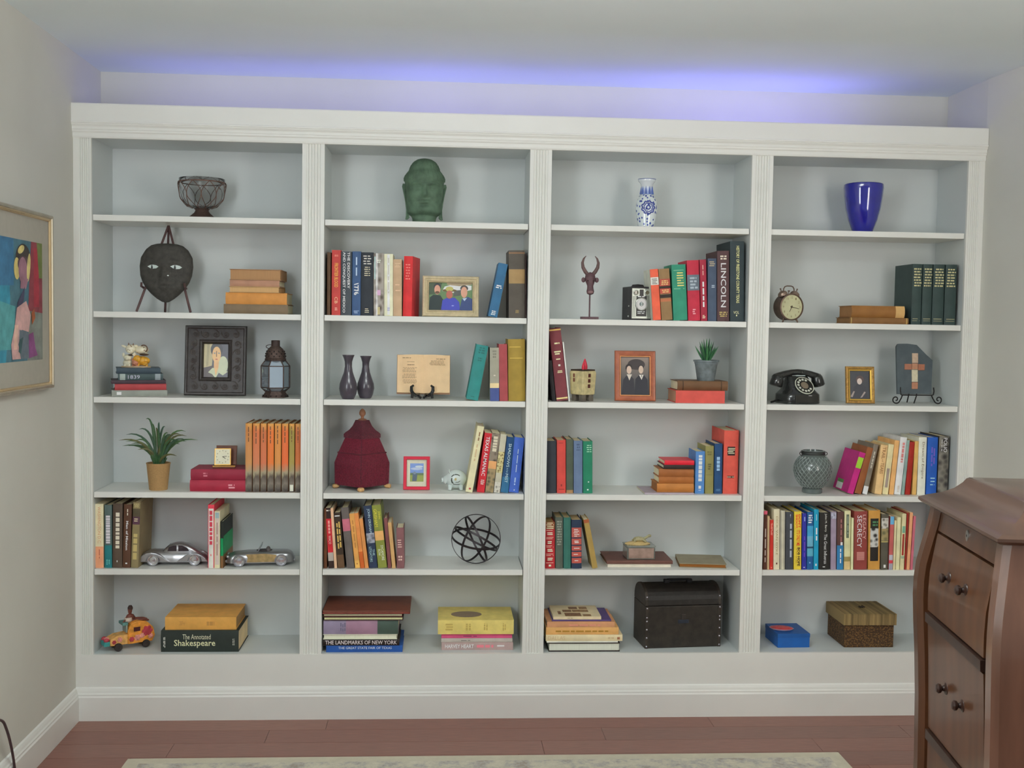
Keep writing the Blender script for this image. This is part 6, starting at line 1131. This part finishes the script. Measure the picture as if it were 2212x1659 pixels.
# -- lattice jar
t, S = put('lattice_glass_jar', 'round grey glass lantern jar with raised diamond lattice', 'jar', 1754, .10, Zs[4]); JG = M('#4d5452', .18, var=.15, scl=25, coat=.5)
JP = [(0, 0), (21, 0), (22, 1.5), (22, 9), (20.5, 11), (27, 17), (36, 30), (41, 46), (41, 58), (36, 72), (27, 82), (24, 85), (24, 91), (26, 92.5), (25, 94), (22, 94), (21, 84), (0, 80)]
mb = MB(S); mb.lathe(JP, 44); mb.build('jar_body', JG, t)
def jr(zz): return lerp([(11, 21), (17, 27), (30, 36), (46, 41), (58, 41), (72, 36), (82, 27)], zz)
mb = MB(S)
for i in range(24):
    for sg in (-1, 1): mb.tube([((jr(zz) + .5) * math.cos(2 * math.pi * i / 24 + sg * (zz - 12) * .021), (jr(zz) + .5) * math.sin(2 * math.pi * i / 24 + sg * (zz - 12) * .021), zz) for zz in (13, 20, 27, 34, 41, 48, 55, 62, 69, 76, 81)], .75, 5)
mb.build('lattice', M('#6d7673', .25, var=.1, coat=.4), t)
mb = MB(S); mb.ring((0, 0, 87), (0, 0, 1), 25.4, 2, 1.6); mb.ring((0, 0, 91), (0, 0, 1), 26, 1.6, 1.4); mb.build('wire_collar', M('#2f2d2c', .5, .5), t)
for sx in (-1, 1):
    mb = MB(S); mb.tube(arcp(sx * 27.5, 87, 3.6, 0, 360, 14, -2), .9, 6); mb.build('wire_loop', M('#2f2d2c', .5, .5), t)
# -- blue box, dish
t, S = put('blue_box', 'plain cobalt blue cardboard box beside the fourth pilaster', 'box', 1700, .140, Zs[6], 2)
MB(S).box(-36, 36, -42, 42, 0, 30).build('box_body', M('#134a8a', .5, var=.06), t, bevel=.001); MB(S).box(-36.6, 36.6, -42.6, 42.6, 22, 31).build('lid', M('#13447e', .5, var=.06), t, bevel=.001)
t, S = put('red_flat_parcel', 'flat red and pink oval packet lying on the blue box', 'packet', 1688, .125, Zs[6] + 31.1 * SC(.14), -14)
mb = MB(S); mb.loft([[(x, y, 0) for x, y in el(0, 0, 21, 15, 10)], [(x, y, 2) for x, y in el(0, 0, 25, 18, 10)], [(x, y, 4) for x, y in el(0, 0, 27, 19, 10)]], sm=False); mb.build('wrapper', M('#a8909c', .3, var=.15), t)
mb = MB(S); mb.loft([[(x, y, 4.05) for x, y in el(0, 0, 26, 18, 10)], [(x, y, 6.6) for x, y in el(1, 0, 17, 10, 10)]], sm=False); mb.build('red_contents', M('#a33a3c', .4, var=.2, scl=80), t)
# -- wicker box with lid
t, S = put('bark_covered_box', 'brown bark textured box with striped lid and tied cord', 'box', 1855, .168, Zs[6], 0); BX = Mvor('#6b4c24', '#33210f', 130, (.05, .6), .8, 0, (1, 1, 1.4), bump=.7)
MB(S).box(-55, 55, -58, 48, 0, 70).build('box_body', BX, t, bevel=.002)
LD = M('#75623f', .7, var=.45, scl=110, stretch=(1, .02, .02), bump=.3)
MB(S).box(-59, 59, -62, 52, 50, 74).build('lid', LD, t, bevel=.0015)
mb = MB(S)
for i in range(38):
    x = -57.5 + 115 * i / 37; mb.box(x - 1.1, x + 1.1, -62.9, -62, 50.5, 74 + rl.uniform(-.4, .6)); mb.box(x - 1.1, x + 1.1, -62, 52, 74, 74.7 + rl.uniform(0, .6))
sd = mb.build('reed_strips', LD, t)
mb = MB(S); mb.ring((0, -6, 76.6), (.2, .3, 1), 4.4, 2.6, 2); mb.tube([(-3, -9, 76), (3, -4, 79), (8, -8, 76)], 1.3, 6); mb.build('cord_tie', M('#2a2018', .8), t)
# ------------------------------------------------------------------ painting on the left wall
def atWall(px, py): return atX(px, py, .024)
A_ = atWall(116.5, 467); B_ = atWall(115.5, 838); ZT, ZB = A_.z, B_.z; YR = (A_.y + B_.y) / 2; HH = ZT - ZB; WW = .66
t = thing('framed_painting', 'abstract figure painting in a silver gilt frame on left wall', 'painting', (.004, YR - WW / 2, ZB), 90)
FRm = M('#8f8878', .35, .5, var=.12, scl=30); GLm = M('#c2a880', .22, .7, var=.05)
def wframe(ins): return [(-WW / 2 + ins, 0, ins), (WW / 2 - ins, 0, ins), (WW / 2 - ins, 0, HH - ins), (-WW / 2 + ins, 0, HH - ins)]
def wl(seq, nm, m):
    mb = MB(); mb.loft([[(x, -fw, zz) for x, _, zz in wframe(ins)] for ins, fw in seq], sm=False, cap=(False, False)); return mb.build(nm, m, t)
wl([(0, 0), (0, .018), (.004, .022), (.010, .022), (.013, .018)], 'frame_molding', FRm); wl([(.013, .018), (.016, .019), (.020, .017), (.022, .012)], 'gold_liner', GLm)
MB().box(-WW / 2 + .005, WW / 2 - .005, -.008, 0, .005, HH - .005).build('backing_board', M('#4a4038', .8), t)
MB().box(-WW / 2 + .022, WW / 2 - .022, -.011, -.008, .022, HH - .022).build('mat_board', M('#8f8b80', .85, var=.03), t)
pw_, ph_ = WW - .17, HH - .20
pics = [('#3f5f6a', FULL), ('#2f7488', [(0, 0), (.36, 0), (.44, .5), (.4, 1), (0, 1)]), ('#35607e', [(0, .6), (.5, .62), (.5, 1), (0, 1)]), ('#4a8486', [(.1, .1), (.5, .1), (.52, .45), (.2, .5)]), ('#6a6f68', [(.72, 0), (1, 0), (1, .4), (.76, .42)]), ('#74343c', [(.74, .42), (1, .4), (1, 1), (.8, 1)]), ('#8c2c38', [(.84, .45), (.94, .45), (.93, .95), (.85, .95)]), ('#5f6a3a', [(.94, .7), (1, .7), (1, 1), (.9, 1)]),
        ('#3a3430', el(.66, .84, .13, .13)), ('#b8a868', el(.55, .76, .05, .09)), ('#4c3a40', el(.66, .8, .10, .07)), ('#84606c', el(.65, .75, .075, .11)), ('#b8ac70', el(.75, .78, .03, .12, 20, -8)), ('#c0b070', el(.62, .92, .06, .03, 20, 25)), ('#84606c', [(.6, .6), (.7, .6), (.74, .68), (.62, .72)]), ('#3c3c52', [(.55, .48), (.68, .62), (.66, .5), (.56, .4)]),
        ('#b08c88', [(.54, .44), (.70, .5), (.78, .38), (.74, .24), (.62, .26), (.56, .14), (.6, .02), (.46, .02), (.44, .14), (.5, .28)]), ('#c4a090', [(.5, .3), (.56, .3), (.54, .1), (.48, .1)]), ('#566068', [(.58, .26), (.72, .24), (.8, .16), (.76, .02), (.6, .02), (.57, .14)]), ('#74406c', [(.74, .22), (.82, .24), (.86, .1), (.9, .04), (.74, .02)]), ('#2f4a4c', [(.58, .18), (.64, .2), (.6, .06), (.56, .08)]), ('#90502f', [(.8, .3), (.86, .36), (.84, .44), (.79, .4)])]
mats = []; P = []
for i, (c, pts) in enumerate(pics):
    m = M(c, .6, var=.22, scl=26, bump=.4, bs=90); mats.append(m); P.append((i, [((a - .5) * pw_, -.0114 - .0001 * i, .10 + b * ph_) for a, b in pts]))
flatsheet(P, mats, 'painted_canvas', t)
# ------------------------------------------------------------------ rug, cord
z_ = 0.0; c0 = onZ(279, 1633, .012); c1 = onZ(1815, 1628, .012)
t = thing('area_rug', 'pale beige area rug with faded grey brown pattern on floor', 'rug', ((c0.x + c1.x) / 2, (c0.y + c1.y) / 2 - .58, 0))
RW = (c1.x - c0.x) / 2
nt = M('#a6a08e', .95, var=.05, scl=30, bump=.6, bs=500)
def rugfield():
    m = bpy.data.materials.new('faded_pattern'); m.use_nodes = True; N = m.node_tree.nodes; L = m.node_tree.links; b = N['Principled BSDF']; b.inputs['Roughness'].default_value = .95; b.inputs['Specular IOR Level'].default_value = .1
    tc = N.new('ShaderNodeTexCoord'); n1 = N.new('ShaderNodeTexNoise'); n1.inputs['Scale'].default_value = 16; n1.inputs['Detail'].default_value = 8; n1.inputs['Roughness'].default_value = .75; L.new(tc.outputs['Object'], n1.inputs['Vector'])
    r = N.new('ShaderNodeValToRGB'); E = r.color_ramp.elements; E[0].position = .36; E[0].color = lin('#8a7f73'); E[1].position = .52; E[1].color = lin('#a8a292'); e = E.new(.44); e.color = lin('#96928c'); e = E.new(.62); e.color = lin('#b0aa9a')
    L.new(n1.outputs[0], r.inputs[0]); L.new(r.outputs[0], b.inputs['Base Color']); n2 = N.new('ShaderNodeTexNoise'); n2.inputs['Scale'].default_value = 420; L.new(tc.outputs['Object'], n2.inputs['Vector']); bp = N.new('ShaderNodeBump'); bp.inputs['Strength'].default_value = .7; bp.inputs['Distance'].default_value = .004; L.new(n2.outputs[0], bp.inputs['Height']); L.new(bp.outputs[0], b.inputs['Normal']); return m
MB().box(-RW, RW, -.58, .58, .0003, .011).build('border', nt, t, bevel=.003)
MB().box(-RW + .05, RW - .05, -.53, .53, .011, .0125).build('field', rugfield(), t)
pts = [onZ(q[0], q[1], zz) for q, zz in (((-70, 1575), .30), ((-30, 1560), .30), ((2, 1556), .28), ((14, 1575), .24), ((24, 1612), .17), ((31, 1655), .09), ((34, 1700), .02), ((32, 1760), .006), ((10, 1840), .006))]
def smooth(P, k=6):
    out_ = []; P = [Vector(p) for p in P]
    for i in range(len(P) - 1):
        a, b, c, d = P[max(0, i - 1)], P[i], P[i + 1], P[min(len(P) - 1, i + 2)]
        for j in range(k):
            f = j / k; out_.append(.5 * ((2 * b) + (c - a) * f + (2 * a - 5 * b + 4 * c - d) * f * f + (3 * b - a - 3 * c + d) * f ** 3))
    return out_ + [P[-1]]
mb = MB(); mb.tube([(max(.02, p[0]), p[1], max(.005, p[2])) for p in smooth(pts)], .0042, 8); o = mb.build('power_cord', M('#3a2a2c', .5, var=.1), None); tag(o, 'dark brown power cord drooping to the floor by left wall', 'cord')
# ------------------------------------------------------------------ cabinet
NC_ = Vector((2.410, -2.145)); yawc = math.atan2(.075, .518); Lc = .488; Dc = .46
t = thing('music_cabinet', 'dark mahogany music cabinet with flared lid standing at right on the floor', 'cabinet', (NC_.x, NC_.y, 0), 0); t.rotation_euler = (0, 0, -yawc)
# local frame: y runs along the front (0 near .. Lc far), front faces -x, depth runs to +x
MG_SHADED = M('#5f3a22', .38, var=.28, scl=9, stretch=(3, 3, .35), coat=.25, g=.75); MG_LIT = M('#6e4e3e', .3, var=.22, scl=9, stretch=(3, 3, .35), coat=.45, g=.95); MGD = M('#3c281f', .4, var=.25, scl=9, stretch=(3, 3, .35), g=.75)  # lighting painted in: paler mahogany on lit side and near post, darker front
def off(zz): return lerp([(0, -.012), (.4, -.010), (.6, -.011), (.75, -.016), (.85, -.021), (.9, -.022), (.95, -.020), (1.0, -.012), (1.06, -.002), (1.1, .003)], zz)
ZL = [0, .15, .3, .5, .65, .75, .82, .88, .92, .96, 1.0, 1.03, 1.06, 1.085, 1.1]
for y0, y1 in ((0, .055), (Lc - .055, Lc)):
    sg_ = -1 if y0 == 0 else 1; gz = lambda zz: sg_ * (1.45 * max(0, -off(zz)) + .002); rings = [[(off(zz) + dx, y + gz(zz), zz) for dx, y in ((0, y0 + .012), (.012, y0), (.08, y0), (.08, y1), (.012, y1), (0, y1 - .012))] for zz in ZL]
    mb = MB(); mb.loft(rings, 0, True); mb.build('front_post', MG_LIT if y0 == 0 else MG_SHADED, t, split=30)
mb = MB(); mb.loft([[(.03, .03, zz), (Dc, .03, zz), (Dc, Lc - .03, zz), (.03, Lc - .03, zz)] for zz in (0.05, 1.095)], sm=False); mb.build('carcass', MG_LIT, t)
mb = MB(); 
for i in range(9): x = .09 + i * .04; mb.tube([(x, .03, .06), (x, .03, 1.08)], .014, 8)
mb.build('fluted_side', MG_LIT, t)
MB().box(Dc - .06, Dc + .005, -.004, .06, 0, 1.098).build('rear_post', MG_LIT, t, bevel=.006)
def dfront(z0, z1, nm, ins, y0=.058, y1=Lc - .058, m=MG_SHADED):
    zs = [z0 + (z1 - z0) * i / 8 for i in range(9)]; mb = MB(); mb.loft([[(off(zz) + ins, y0, zz), (.06, y0, zz), (.06, y1, zz), (off(zz) + ins, y1, zz)] for zz in zs], 0, True); return mb.build(nm, m, t, split=30)
dfront(1.046, 1.094, 'frieze_drawer', .012); 
def knobs(par, zc_):
    for yy in (Lc / 2 - .055, Lc / 2 + .055):
        mb = MB(); mb.lathe([(.014, 0), (.013, .002), (.006, .005), (.005, .009), (.010, .013), (.011, .018), (.007, .022), (0, .023)], 16); k = mb.build('knob', M('#2a1a14', .35, var=.2), par); k.rotation_euler = (0, -math.pi / 2, 0); k.location = (off(zc_) + .013, yy, zc_)
dr = dfront(.862, 1.040, 'drawer', .012); knobs(dr, .965)
dfront(.835, .857, 'rail', .006, m=MGD); dr = dfront(.590, .830, 'drawer', .012); knobs(dr, .722)
dfront(.563, .585, 'rail', .006, m=MGD); dr = dfront(.315, .558, 'drawer', .012); knobs(dr, .44)
dfront(.288, .310, 'rail', .006, m=MGD); dr = dfront(.06, .283, 'drawer', .012); knobs(dr, .17)
mb = MB(); mb.lathe([(.013, 0), (.012, .002), (0, .0022)], 18, sy=.62); k = mb.build('keyhole_escutcheon', M('#8a8a84', .3, .8), t); k.rotation_euler = (0, -math.pi / 2, 0); k.location = (off(1.07) + .012, Lc / 2 - .004, 1.07)
mb = MB(); mb.lathe([(.003, .0023), (0, .0026)], 8); mb.build('keyhole', M('#1a1210', .8), k)
def rect(e, zz): return [(-e, -e, zz), (Dc + e, -e, zz), (Dc + e, Lc + e, zz), (-e, Lc + e, zz)]
mb = MB(); mb.loft([rect(.004, 1.098), rect(.012, 1.101), rect(.018, 1.106), rect(.018, 1.112), rect(.012, 1.115), rect(.002, 1.120), rect(-.022, 1.129), rect(-.044, 1.143), rect(-.058, 1.158), rect(-.064, 1.168), rect(-.069, 1.171), rect(-.16, 1.174)], 0, True); mb.build('flared_lid', M('#5c4234', .36, var=.2, scl=9, stretch=(3, .35, 3), coat=.3, g=.8), t, split=35)
bpy.data.objects.remove(_fo)
